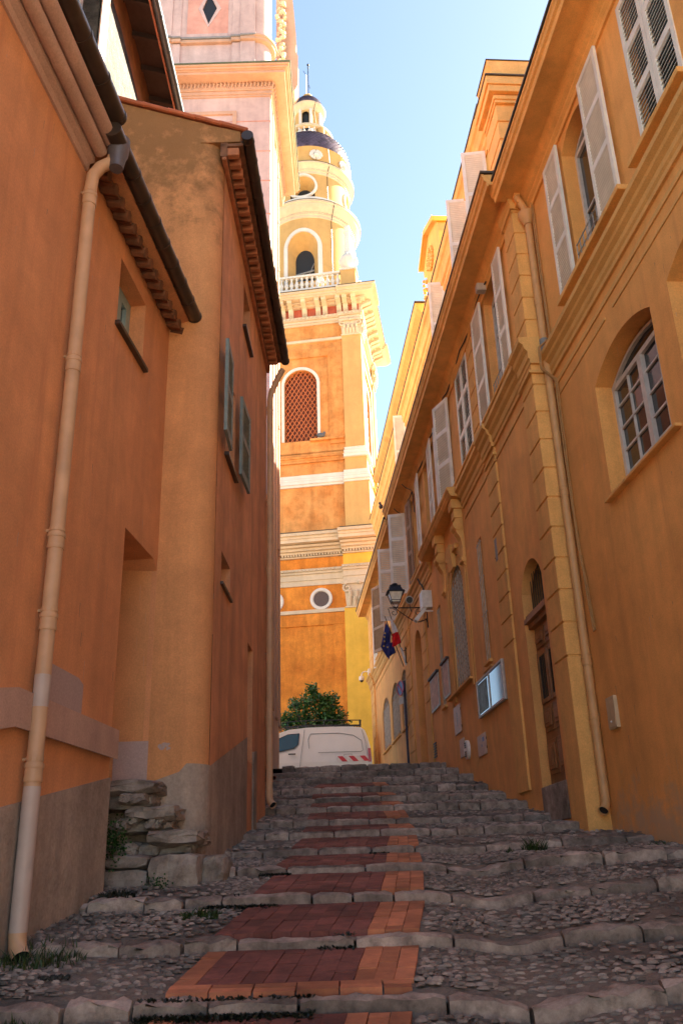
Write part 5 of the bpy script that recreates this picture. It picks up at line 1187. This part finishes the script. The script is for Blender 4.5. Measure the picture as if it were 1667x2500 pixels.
for P_ in (FRONT, SIDE):
    for s_ in cons:
        m = MB(P_); pr = [(.06, 31.98), (.14, 31.98), (.20, 32.35), (.30, 32.55), (.55, 32.64), (.80, 32.72), (.85, 32.9), (.06, 32.9)]
        m.prism([(s_-.15, a, b_) for a, b_ in pr], [(s_+.15, a, b_) for a, b_ in pr])
        for d_ in (-.07, 0, .07): m.box(s_+d_-.02, s_+d_+.02, .12, .215, 32.0, 32.35)
        m.build('bracket', T_WH if s_ == 0 else T_CR, TW, bevel=.02, bseg=1)
ring([(.90, 32.88, 32.98), (.98, 32.98, 33.12), (1.10, 33.12, 33.26)], 'top_cornice', T_CR, 1.0, .14)
m = MB(); sq(m, 1.16, 33.26, 33.30); corners(m, 1.0, 1.28, 33.265, 33.305); m.build('top_flashing', ZINC, TW)
# balustrade with corner pedestals and urns
each_corner('pedestal', T_YU, [(.98, -.02, 33.3, 35.3, 0)])
m = MB(); corners(m, 1.02, .04, 35.3, 35.42); 
for P_ in (FRONT, SIDE): m.P = P_; m.box(-2.45, 2.45, -.3, -.02, 35.18, 35.32); m.box(-2.45, 2.45, -.3, -.02, 33.3, 34.3)
m.build('balustrade_rail', T_WH, TW, bevel=.02)
bal = [(.05, 0), (.09, .02), (.09, .08), (.06, .12), (.12, .28), (.13, .36), (.09, .48), (.05, .62), (.05, .72), (.08, .76), (.08, .82), (.05, .86)]
for P_ in (FRONT, SIDE):
    for i in range(15):
        c_ = P_(-2.3+i*.328, -.16, 34.32); m = MB(); m.lathe([(r_*1.15, z) for r_, z in bal], tuple(c_), 10); m.build('baluster', T_WH, TW, smooth=True)
urn = [(.0, 35.4), (.36, 35.42), (.36, 35.52), (.22, 35.6), (.24, 35.72), (.42, 35.85), (.56, 36.1), (.58, 36.25), (.50, 36.5), (.36, 36.72), (.26, 36.85), (.24, 37.0), (.22, 37.4), (.19, 38.2), (.18, 38.5), (.24, 38.56), (.24, 38.64), (.17, 38.7), (.22, 38.85), (.16, 39.02), (.0, 39.1)]
for a, b_ in ((1, 1), (1, -1), (-1, 1), (-1, -1)):
    p = tp(a*2.95, b_*2.95, 0); m = MB(); n_ = 40; V = []
    for r_, z in urn:
        for k in range(n_): fl = 1+(.06 if k % 4 < 2 else -.04)*(1 if 35.7 < z < 36.8 else 0); V.append((p.x+r_*fl*math.cos(2*math.pi*k/n_), p.y+r_*fl*math.sin(2*math.pi*k/n_), z))
    m.v = V; m.f = [(i*n_+k, i*n_+(k+1) % n_, (i+1)*n_+(k+1) % n_, (i+1)*n_+k) for i in range(len(urn)-1) for k in range(n_)]; m.mi = [0]*len(m.f)
    m.build('urn', T_WH, TW, smooth=True)
# round belfry
def TR(prof, name, mat, n=72, bevel=0): m = MB(); m.lathe(prof, (TC.x, TC.y, 0), n); return m.build(name, mat, TW, smooth=True)
def cyl_open(r_, z0_, z1_, ops, name, mat, n=160):
    """cylinder wall with arched openings cut at given angles: ops = (angle from front, half width m, z bottom, z spring, rise)"""
    m = MB(); V = []; nz = 60; zs = [z0_+(z1_-z0_)*j/nz for j in range(nz+1)]; base = math.atan2(tn.y, tn.x)
    for z in zs:
        for k in range(n): q = base+2*math.pi*k/n; V.append((TC.x+r_*math.cos(q), TC.y+r_*math.sin(q), z))
    Fq = []
    for j in range(nz):
        zc_ = (zs[j]+zs[j+1])/2
        for k in range(n):
            q = 2*math.pi*(k+.5)/n; cut = False
            for aa, hw, zb, zsp, ri in ops:
                dq = (q-aa+math.pi) % (2*math.pi)-math.pi; x = r_*math.sin(dq)
                if abs(dq) < 1.2 and abs(x) < hw and zb < zc_ < zsp+ri*math.sqrt(max(0, 1-(x/hw)**2)): cut = True
            if not cut: Fq.append((j*n+k, j*n+(k+1) % n, (j+1)*n+(k+1) % n, (j+1)*n+k))
    m.v = V; m.f = Fq; m.mi = [0]*len(Fq); m.build(name, mat, TW, smooth=True)
def at(aa, r_, x, z):   # point on the drum: angle from front, tangential x
    q = math.atan2(tn.y, tn.x)+aa; n_ = Vector((math.cos(q), math.sin(q), 0)); t_ = Vector((-n_.y, n_.x, 0)); rr2 = math.sqrt(max(.01, r_*r_-x*x)); return TC+n_*rr2+t_*x+Vector((0, 0, z))
q4 = [k*math.pi/2 for k in range(4)]
cyl_open(3.0, 34.1, 40.4, [(q_, 1.0, 35.2, 37.9, 1.15) for q_ in q4], 'belfry_drum', T_YU)
def surround(aa, r_, hw, zb, zsp, ri, wd, th, name, mat, depth=.9, inner=None):
    m = MB(); pts = [(-hw, zb)]+[(-hw*math.cos(q), zsp+ri*math.sin(q)) for q in [math.pi*i/18 for i in range(19)]]+[(hw, zb)]; hw2 = hw+wd
    out = [(-hw2, zb)]+[(-hw2*math.cos(q), zsp+(ri+wd)*math.sin(q)) for q in [math.pi*i/18 for i in range(19)]]+[(hw2, zb)]
    n_ = len(pts)
    L = [[at(aa, r_-.02, *p) for p in out], [at(aa, r_+th, *p) for p in out], [at(aa, r_+th, *p) for p in pts], [at(aa, r_-.02, *p) for p in pts]]
    m.v = [p for l_ in L for p in l_]; m.f = [(k*n_+i, k*n_+i+1, (k+1)*n_+i+1, (k+1)*n_+i) for k in range(3) for i in range(n_-1)]; m.mi = [0]*len(m.f); m.build(name, mat, TW, smooth=False)
    # tapering reveal and inner dark opening
    q = math.atan2(tn.y, tn.x)+aa; nn_ = Vector((math.cos(q), math.sin(q), 0)); t_ = Vector((-nn_.y, nn_.x, 0))
    fi = lambda x, z: TC+nn_*(r_-depth)+t_*x*.62+Vector((0, 0, zb+(z-zb)*.80))
    m = MB(); m.v = L[3]+[fi(*p) for p in pts]; m.f = [(i, i+1, n_+i+1, n_+i) for i in range(n_-1)]; m.mi = [0]*len(m.f); m.build('reveal', T_YU, TW)
    m = MB(); m.v = [fi(*p) for p in pts]; m.f = [tuple(range(n_))]; m.mi = [0]; m.build('opening', DARK, TW); return fi
for aa in q4[:2]+q4[3:]:
    fi = surround(aa, 3.0, 1.0, 35.0, 37.9, 1.15, .26, .08, 'arch_surround', T_WH)
    m = MB(); off_ = -(math.cos(aa)*0)
    q = math.atan2(tn.y, tn.x)+aa; nn_ = Vector((math.cos(q), math.sin(q), 0))*.06
    m.tube([fi(-1, 36.6)+nn_, fi(1, 36.9)+nn_], .07, 6); m.tube([fi(-1, 36.4)+nn_, fi(.3, 35.2)+nn_], .06, 6); m.tube([fi(-.2, 35.2)+nn_, fi(1, 37.6)+nn_], .035, 6); m.build('bell_frame', GPVC, TW)
TR([(3.0, 40.15), (3.06, 40.2), (3.06, 40.35), (3.12, 40.4), (3.12, 40.55), (3.2, 40.62), (3.28, 40.8), (3.38, 40.9), (3.42, 41.1), (3.5, 41.15), (3.5, 41.28), (2.7, 41.3)], 'belfry_cornice', T_CR)
m = MB()
for k in range(110): q = 2*math.pi*k/110; c_ = (TC.x+3.14*math.cos(q), TC.y+3.14*math.sin(q), 40.5); m.ball(c_, .05, 5, (1, 1, 1.6))
m.build('egg_row', T_CR, TW)
TR([(3.52, 41.28), (3.52, 41.31), (2.7, 41.34)], 'belfry_flashing', ZINC)
cyl_open(2.72, 41.3, 44.4, [(q_, .88, 42.2, 43.1, .88) for q_ in q4], 'clock_drum', T_YU)
TR([(2.78, 41.3), (2.82, 41.5), (2.82, 42.1), (2.74, 42.14)], 'drum_base', T_WH)
for aa in q4[:2]+q4[3:]:
    m = MB(); n_ = 36
    c_ = lambda rad, rr3, dz=0, sq_=1: [at(aa, rr3, rad*math.cos(q), 43.08+dz+rad*sq_*math.sin(q)) for q in [2*math.pi*i/n_ for i in range(n_)]]
    L = [c_(1.02, 2.7), c_(1.02, 2.82), c_(.88, 2.82), c_(.86, 2.7)]; q = math.atan2(tn.y, tn.x)+aa; nn_ = Vector((math.cos(q), math.sin(q), 0))
    inn = [p-nn_*.8+Vector((0, 0, -.18))+(TC+Vector((0, 0, 43.08))+nn_*2.7-p)*.35 for p in c_(.86, 2.7)]
    m.v = [p for l_ in L for p in l_]; m.f = [(k*n_+i, k*n_+(i+1) % n_, (k+1)*n_+(i+1) % n_, (k+1)*n_+i) for k in range(3) for i in range(n_)]; m.mi = [0]*len(m.f); ob = m.build('round_opening', T_WH, TW, smooth=True)
    m = MB(); m.v = L[3]+inn; m.f = [(i, (i+1) % n_, n_+(i+1) % n_, n_+i) for i in range(n_)]; m.mi = [0]*n_; m.build('opening_reveal', T_YU, ob); m = MB(); m.poly(inn); m.build('opening_dark', DARK, ob)
TR([(2.72, 44.1), (2.78, 44.15), (2.78, 44.3), (2.85, 44.35), (2.85, 44.45), (2.95, 44.55), (3.05, 44.7), (3.15, 44.75), (3.15, 44.85), (2.6, 44.9)], 'drum_cornice', T_CR)
m = MB()
for k in range(100): q = 2*math.pi*k/100; m.ball((TC.x+2.86*math.cos(q), TC.y+2.86*math.sin(q), 44.38), .045, 5, (1, 1, 1.6))
m.build('egg_row', T_CR, TW)
TR([(3.17, 44.85), (3.17, 44.88), (2.6, 44.92)], 'drum_flashing', ZINC)
TR([(2.75, 44.9), (2.8, 45.3), (2.86, 45.9), (2.9, 46.0), (2.95, 46.15), (3.0, 46.3)], 'attic_drum', T_YU)
for k in range(8):
    aa = k*math.pi/4+.35; m = MB()
    for i in range(30):
        t = i*.37; rr3 = .44*(1-i/60)
        for sx in (-1, 1): m.ball(at(aa, 2.92, sx*(rr3*.8*abs(math.cos(t))+.05), 45.55+rr3*math.sin(t)*.9+.05), .085, 6)
    m.ball(at(aa, 2.96, 0, 45.55), .2, 8); m.build('shell_ornament', T_WH, TW, smooth=True)
# scale-tiled domes
def scales(r_of, z0_, z1_, rows, n, name):
    m = MB()
    for j in range(rows):
        za = z0_+(z1_-z0_)*j/rows; zb = z0_+(z1_-z0_)*(j+1.6)/rows; ra, rb = r_of(za), r_of(min(zb, z1_))
        for k in range(n):
            q = 2*math.pi*(k+.5*(j % 2))/n; dq = math.pi/n*.95
            pts = [(ra+.03, q, za), (ra+.02, q+dq*.75, za+(zb-za)*.2), (rb, q+dq, za+(zb-za)*.55), (rb-.0, q, zb), (rb, q-dq, za+(zb-za)*.55), (ra+.02, q-dq*.75, za+(zb-za)*.2)]
            m.poly([(TC.x+a*math.cos(b_), TC.y+a*math.sin(b_), c_) for a, b_, c_ in pts])
    m.build(name, BLUETILE, TW)
rof = lambda z: 1.75+(2.98-1.75)*math.sqrt(max(0, 1-((z-46.3)/2.2)**2))
TR([(rof(z)-.03, z) for z in np.linspace(46.3, 48.5, 14)], 'dome_shell', BLUETILE); scales(rof, 46.3, 48.45, 13, 64, 'dome_tiles')
TR([(1.72, 48.4), (1.78, 48.45), (1.78, 48.62), (1.65, 48.66), (1.55, 48.68), (1.2, 48.7)], 'lantern_base', T_YU); TR([(1.75, 49.42), (1.8, 49.45), (1.8, 49.62), (1.5, 49.64), (1.5, 49.42), (1.75, 49.42)], 'lantern_rail', T_CR)
for k in range(28):
    if k % 7 < 5:
        q = math.atan2(tn.y, tn.x)+2*math.pi*(k-2)/28; m = MB(); m.lathe([(r_*.9, z*.86) for r_, z in bal], (TC.x+1.64*math.cos(q), TC.y+1.64*math.sin(q), 48.68), 8); m.build('lantern_baluster', T_WH, TW, smooth=True)
    else:
        pass
m = MB()
for k in range(4):
    q = math.atan2(tn.y, tn.x)+math.pi/4+k*math.pi/2; m.lathe([(.26, 48.66), (.26, 49.45)], (TC.x+1.6*math.cos(q), TC.y+1.6*math.sin(q), 0), 8)
m.build('rail_block', T_YU, TW)
cyl_open(.98, 48.6, 51.9, [(q_, .26, 49.6, 51.25, .26) for q_ in [k*math.pi/2 for k in range(4)]], 'lantern', T_YU, 96)
MB().lathe([(.8, 48.6), (.8, 51.8)], (TC.x, TC.y, 0), 24).build('lantern_core', DARK, TW)
m = MB()
for k in range(8): aa = math.pi/8+k*math.pi/4; m.tube([at(aa, 1.0, 0, 49.6), at(aa, 1.0, 0, 51.75)], .11, 8)
m.build('lantern_column', T_WH, TW, smooth=True)
TR([(.98, 51.7), (1.05, 51.75), (1.08, 51.9), (1.2, 52.0), (1.3, 52.1), (1.32, 52.25), (.9, 52.3)], 'lantern_cornice', T_CR)
ro2 = lambda z: .25+(1.18-.25)*math.sqrt(max(0, 1-((z-52.28)/1.15)**2))
TR([(ro2(z)-.02, z) for z in np.linspace(52.28, 53.4, 10)], 'cupola_shell', BLUETILE); scales(ro2, 52.28, 53.35, 8, 34, 'cupola_tiles')
m = MB(); m.ball((TC.x, TC.y, 53.72), .42, 18); m.build('ball_finial', T_YU, TW, smooth=True)
m = MB(); m.tube([(TC.x+.08, TC.y, 54.0), (TC.x+.08, TC.y, 57.1)], .035, 6); m.tube([(TC.x-.08, TC.y, 54.0), (TC.x-.08, TC.y, 56.2), (TC.x-.28, TC.y, 56.6)], .02, 5); m.tube([(TC.x+.08, TC.y, 55.2), (TC.x+.22, TC.y, 54.8)], .02, 5); m.ball((TC.x+.08, TC.y, 57.2), .1, 8); m.ball((TC.x+.08, TC.y, 56.9), .06, 8); m.build('lightning_rod', IRON, TW)
m = MB(); m.tube([at(.62, 1.33, 0, 52.2), at(.6, 1.1, 0, 51.7), at(.6, 1.66, 0, 48.6), at(.62, 2.9, 0, 46.8), at(.64, 3.02, 0, 46.2), at(.64, 3.18, 0, 44.9), at(.64, 2.76, 0, 44.2), at(.64, 2.76, 0, 41.5), at(.66, 3.54, 0, 41.3), at(.66, 3.04, 0, 40.1), at(.66, 3.03, 0, 35)], .02, 4); m.build('conductor_cable', IRON, TW)
r = root('pigeon', 'small dark pigeon perched on the tower ledge right of the lattice window', 'pigeon', (0, 46, 23.5))
pc = FRONT(1.05, .2, 23.75); m = MB(); m.ball(tuple(pc), .17, 10, (1.5, .8, .8)); m.ball(tuple(pc+Vector((.2, 0, .14))), .085, 8); m.add([pc+Vector((-.15, -.05, .03)), pc+Vector((-.15, .05, .03)), pc+Vector((-.5, .04, -.1)), pc+Vector((-.5, -.04, -.1))], [(0, 1, 2, 3)]); m.build('body', PIGEON, r, smooth=True); MB(FRONT).box(.4, 2.4, .0, .22, 23.45, 23.58).build('ledge', T_ORU, TW)
r = root('pigeon', 'dark bird silhouette on the far eave edge of the long hall', 'pigeon', FB(12.6, .45, 9.6)); pc = FB(12.5, .44, 9.68); m = MB(); m.ball(tuple(pc), .08, 10, (.8, 1.4, .8)); m.ball(tuple(pc+Vector((-.03, -.08, .07))), .04, 8); m.build('body', PIGEON, r, smooth=True)

# ================================================================== van
VY = 30.0; VZ = 2.72
V_ = root('delivery_van', 'white panel van with black roof rack and red rear chevrons above the top step', 'van', (-1.4, VY, VZ))
vf = lambda x, y, z: (x, VY+y, VZ+z)
side = [(.68, .35), (.70, .75), (.66, 1.15), (.58, 1.5), (.50, 1.72), (.40, 1.80), (.1, 1.835), (-.6, 1.85), (-1.4, 1.84), (-1.95, 1.79), (-2.3, 1.68), (-2.75, 1.35), (-3.15, 1.08), (-3.5, .98), (-3.7, .75), (-3.75, .35)]
m = MB(vf); 
def rib(o_): return [(x, o_+(.0 if z < 1.0 else (z-1.0)*.16), z) for x, z in side]
A_ = rib(0.03); A0_ = [(x, -.0 if False else y, z) for x, y, z in A_]
mid_ = [(x*.985, y+.04, z+(.012 if z > 1.6 else 0)) for x, y, z in A_]
Bk = [(x, 1.78-(0 if z < 1.0 else (z-1.0)*.16), z) for x, z in side]
m.prism(A_, Bk); body = m.build('body', VANW, V_, smooth=False, bevel=.05, bseg=4)
yo = lambda z: .03+(0 if z < 1 else (z-1)*.16)-.004
m = MB(vf); pr = [(-1.62, 1.70), (-1.66, 1.35), (-1.8, 1.22), (-2.3, 1.12), (-2.62, 1.12), (-2.62, 1.3), (-2.3, 1.55), (-2.0, 1.68)]; m.prism([(x, yo(z)-.004, z) for x, z in pr], [(x, yo(z)+.02, z) for x, z in pr]); dd = m.build('side_window', VGL, V_)
m = MB(); m.tube([vf(x, yo(z)-.004, z) for x, z in pr+pr[:1]], .012, 5); m.build('window_seal', BLK, dd)
m = MB(); m.tube([vf(-1.45, yo(1.83), 1.82), vf(-1.5, yo(1.4), 1.4), vf(-1.58, yo(.9), .9), vf(-1.62, yo(.4), .4)], .007, 4); m.tube([vf(-1.3, yo(1.2), 1.2), vf(-1.33, yo(1.5), 1.5), vf(-1.25, yo(1.68), 1.68), vf(-.3, yo(1.68), 1.68), vf(.15, yo(1.6), 1.6), vf(.42, yo(1.45), 1.42), vf(.46, yo(1.1), 1.1), vf(.40, yo(1.06), 1.06), vf(-1.0, yo(1.06), 1.06)], .009, 5); m.tube([vf(.44, yo(1.8), 1.78), vf(.54, yo(1.4), 1.4), vf(.6, yo(.9), .9)], .007, 4); m.build('panel_seam', GPVC, V_)
m = MB(vf); pr = [(-.16, .98), (.1, .98), (.12, .84), (.04, .82), (-.16, .84)]; m.P = None; m.tube([vf(x, yo(.9), z) for x, z in pr+pr[:1]], .006, 4); m.build('fuel_flap', GPVC, V_)
m = MB(vf); m.box(-1.98, -1.74, -.02, .01, 1.01, 1.05); m.build('door_handle', BLK, V_, bevel=.01)
m = MB(vf); m.prism([(.62, .0, 1.15), (.71, .0, 1.15), (.72, .0, .72), (.62, .0, .72)], [(.62, .4, 1.15), (.71, .4, 1.15), (.72, .4, .72), (.62, .4, .72)]); m.build('tail_lamp', REDL, V_)
m = MB(vf); m.box(-.42, .62, .018, .024, .75, .92); m.build('reflective_strip', WHR, V_)
m = MB(vf)
for x in (-.38, -.02, .34): m.prism([(x, .012, .92), (x+.17, .012, .92), (x+.33, .012, .75), (x+.16, .012, .75)], [(x, .02, .92), (x+.17, .02, .92), (x+.33, .02, .75), (x+.16, .02, .75)])
m.build('chevron', REDR, V_)
tc_ = bpy.data.curves.new('lettering', 'FONT'); tc_.body = 'ATELIERS'; tc_.size = .12; tc_.extrude = .002; to = bpy.data.objects.new('lettering_text', tc_); COL.objects.link(to); bpy.context.view_layer.update(); me_ = bpy.data.meshes.new_from_object(to.evaluated_get(bpy.context.evaluated_depsgraph_get())); bpy.data.objects.remove(to); to = bpy.data.objects.new('door_lettering', me_); COL.objects.link(to); to.parent = V_; to.location = (-2.81+1.4, .01, .70); to.rotation_euler = (R(90), 0, 0); me_.materials.clear(); me_.materials.append(BLK)
m = MB()
for k, (r_, mt) in enumerate(((.11, 0),)): m.tube([vf(-2.52+r_*math.cos(q), .016, .88+r_*math.sin(q)) for q in [2*math.pi*i/20 for i in range(21)]], .01, 5)
m.tube([vf(-2.52+.05*math.cos(q), .016, .88+.05*math.sin(q)) for q in [2*math.pi*i/12 for i in range(13)]], .012, 5); m.build('door_emblem', SIGNB, V_)
m = MB()
for yy in (.25, 1.5): 
    for zz_ in (1.96, 2.12): m.tube([vf(-2.4, yy, zz_-.1), vf(-2.1, yy, zz_-.02), vf(-1.3, yy, zz_+.02), vf(.42, yy, zz_-.02)], .018, 6)
    for xx in (-2.0, -1.4, -.8, -.2, .38): m.tube([vf(xx, yy, 1.82), vf(xx, yy, 2.12)], .016, 5)
for xx in (-2.3, -1.7, -1.1, -.5, .0, .42): m.tube([vf(xx, .25, 1.97), vf(xx, 1.5, 1.97)], .016, 5)
m.tube([vf(.42, .25, 2.1), vf(.42, 1.5, 2.1)], .02, 6); m.tube([vf(.15, .25, 1.83), vf(.25, .25, 1.95), vf(.35, .25, 1.83)], .02, 5); m.build('roof_rack', BLK, V_)
for xx in (-.05, -2.85):
    w_ = MB(); w_.tube([vf(xx, .02, .31), vf(xx, .22, .31)], .31, 24); wo = w_.build('wheel', BLK, V_, smooth=True); MB().tube([vf(xx, .01, .31), vf(xx, .03, .31)], .19, 16).build('rim', GALV, wo)

# ================================================================== tree behind the van
T = root('citrus_tree', 'small leafy green tree between the white van and the orange tower wall', 'tree', (-1.3, 33.6, 3))
m = MB(); m.tube([(-1.3, 33.6, 2.8), (-1.28, 33.6, 4.0), (-1.4, 33.6, 4.8), (-1.4, 33.6, 5.6)], [.12, .1, .07, .03], 8)
tr_ = random.Random(5); tips = []
for i in range(16):
    a_ = tr_.uniform(0, 6.28); rr_ = tr_.uniform(.4, 1.2); z_ = tr_.uniform(4.9, 6.3); e = (-1.35+rr_*math.cos(a_), 33.6+rr_*math.sin(a_)*.8, z_); m.tube([(-1.33, 33.6, 4.3+.05*i), ((-1.33+e[0])/2, (33.6+e[1])/2, (4.4+z_)/2+.1), e], [.05, .03, .012], 5); tips.append(e)
m.build('trunk', BARK, T, smooth=True)
clumps = [(-2.05, 5.2, .5), (-1.7, 5.7, .5), (-1.35, 6.15, .38), (-1.3, 5.4, .6), (-.85, 5.75, .42), (-.6, 6.1, .32), (-.45, 5.5, .45), (-1.0, 5.0, .6), (-1.8, 4.8, .55), (-.35, 5.0, .45), (-2.3, 5.4, .32), (-1.28, 6.55, .22), (-.15, 4.8, .3), (-.7, 5.3, .5), (-1.95, 6.0, .22), (-1.0, 6.15, .25)]
m = MB()
for cx_, cz_, cr in clumps:
    for i in range(int(1000*cr)):
        v = Vector((tr_.gauss(0, 1), tr_.gauss(0, 1), tr_.gauss(0, 1))).normalized()*cr*tr_.uniform(.35, 1.08); p = Vector((cx_, 33.6+tr_.uniform(-.35, .35), cz_))+v
        d_ = Vector((tr_.uniform(-1, 1), tr_.uniform(-1, 1), tr_.uniform(-.6, .9))).normalized(); sd_ = d_.cross(Vector((tr_.uniform(-1, 1), tr_.uniform(-1, 1), tr_.uniform(-1, 1)))).normalized(); L_ = tr_.uniform(.09, .16)
        m.add([p, p+d_*L_*.5+sd_*L_*.26, p+d_*L_, p+d_*L_*.5-sd_*L_*.26], [(0, 1, 2, 3)])
m.build('crown', LEAF, T)

# ================================================================== grass tufts, moss, ground plants
def tuft(x, y, rx, ry, n, hgt, lb, mat=GRASS, name='grass_tuft', lean=.6, wd=.006):
    m = MB(); rr_ = random.Random(int(x*100+y*37))
    for i in range(n):
        a_ = rr_.uniform(0, 6.28); q = math.sqrt(rr_.random()); px, py = x+rx*q*math.cos(a_), y+ry*q*math.sin(a_); z = bed(px, py)-.02; hh = hgt*rr_.uniform(.4, 1.1)*(1-.5*q); dx, dy = rr_.uniform(-lean, lean)*hh, rr_.uniform(-lean, lean)*hh
        w_ = rr_.uniform(.6, 1.2)*wd; b_ = rr_.uniform(0, 3.1); wx, wy = w_*math.cos(b_), w_*math.sin(b_)
        m.add([(px-wx, py-wy, z), (px+wx, py+wy, z), (px+wx*.8+dx*.4, py+wy*.8+dy*.4, z+hh*.6), (px-wx*.8+dx*.4, py-wy*.8+dy*.4, z+hh*.6), (px+dx, py+dy, z+hh)], [(0, 1, 2, 3), (3, 2, 4)])
    o = m.build(name, mat); return tag(o, lb, 'grass tuft' if mat is GRASS else 'moss')
tuft(-1.74, 5.45, .26, .16, 380, .13, 'long grass tuft at the foot of the left downpipe', wd=.004)
tuft(-.99, 6.3, .14, .07, 160, .09, 'small weed clump below the third curb on the left', wd=.007)
tuft(1.66, 8.72, .11, .06, 150, .20, 'upright grass tuft growing from the right hand cobbled steps', wd=.005); tuft(1.45, 8.75, .05, .04, 60, .08, 'tiny weed left of the upright grass tuft')
tuft(2.75, 8.6, .12, .05, 80, .06, 'low green weed far right on the cobbled steps')
tuft(-1.66, 6.82, .13, .06, 260, .08, 'dark moss cushion beside the left curb end', MOSS, 'moss_patch', wd=.01)
tuft(-1.5, 4.45, .14, .06, 200, .10, 'dark green weeds at the bottom left corner', wd=.006)
m = MB(); rr_ = random.Random(11)
def mossrun(y, x0, x1, n, sp=.025, hz=.03):
    for i in range(n):
        px = rr_.uniform(x0, x1); py = y+rr_.gauss(0, sp); z = bed(px, py)
        for j in range(3): d_ = Vector((rr_.uniform(-1, 1), rr_.uniform(-1, 1), rr_.uniform(.2, 1))).normalized()*rr_.uniform(.008, hz); s2 = Vector((-d_.y, d_.x, 0))*.5; p = Vector((px, py, z)); m.add([p, p+d_*.6+s2, p+d_, p+d_*.6-s2], [(0, 1, 2, 3)])
mossrun(4.57, -1.0, -.2, 900); mossrun(6.55, -1.0, -.5, 260); mossrun(7.75, -.75, -.5, 160); mossrun(5.53, -.2, .0, 60); mossrun(9.05, .15, .35, 70)
tag(m.build('moss', MOSS), 'thin dark moss growing along the foot of the step edges', 'moss', kind='stuff')
r = root('wall_plant', 'leafy green plant growing between the stone steps and the grey plinth', 'plant', (-1.85, 7.45, .15))
m = MB(); rr_ = random.Random(4)
for i in range(420):
    c_ = Vector((-1.84, 7.33, .30)); v = Vector((rr_.gauss(0, .055), rr_.gauss(0, .03), rr_.gauss(0, .075))); p = c_+v; d_ = Vector((rr_.uniform(-1, 1), rr_.uniform(-1, .3), rr_.uniform(-.3, 1))).normalized()*.028; s2 = d_.cross(Vector((rr_.random(), rr_.random(), 1))).normalized()*.009; m.add([p, p+d_*.5+s2, p+d_, p+d_*.5-s2], [(0, 1, 2, 3)])
for i in range(120):
    c_ = Vector((-1.46, 7.27, -.02)); v = Vector((rr_.gauss(0, .045), rr_.gauss(0, .015), rr_.gauss(0, .03))); p = c_+v; d_ = Vector((rr_.uniform(-1, 1), rr_.uniform(-1, .3), rr_.uniform(-.3, 1))).normalized()*.022; s2 = d_.cross(Vector((rr_.random(), rr_.random(), 1))).normalized()*.007; m.add([p, p+d_*.5+s2, p+d_, p+d_*.5-s2], [(0, 1, 2, 3)])
m.build('leaves', LEAF, r)
MB().tube([(-1.85, 7.38, .12), (-1.84, 7.34, .3), (-1.8, 7.32, .4)], .006, 5).build('stem', BARK, r)
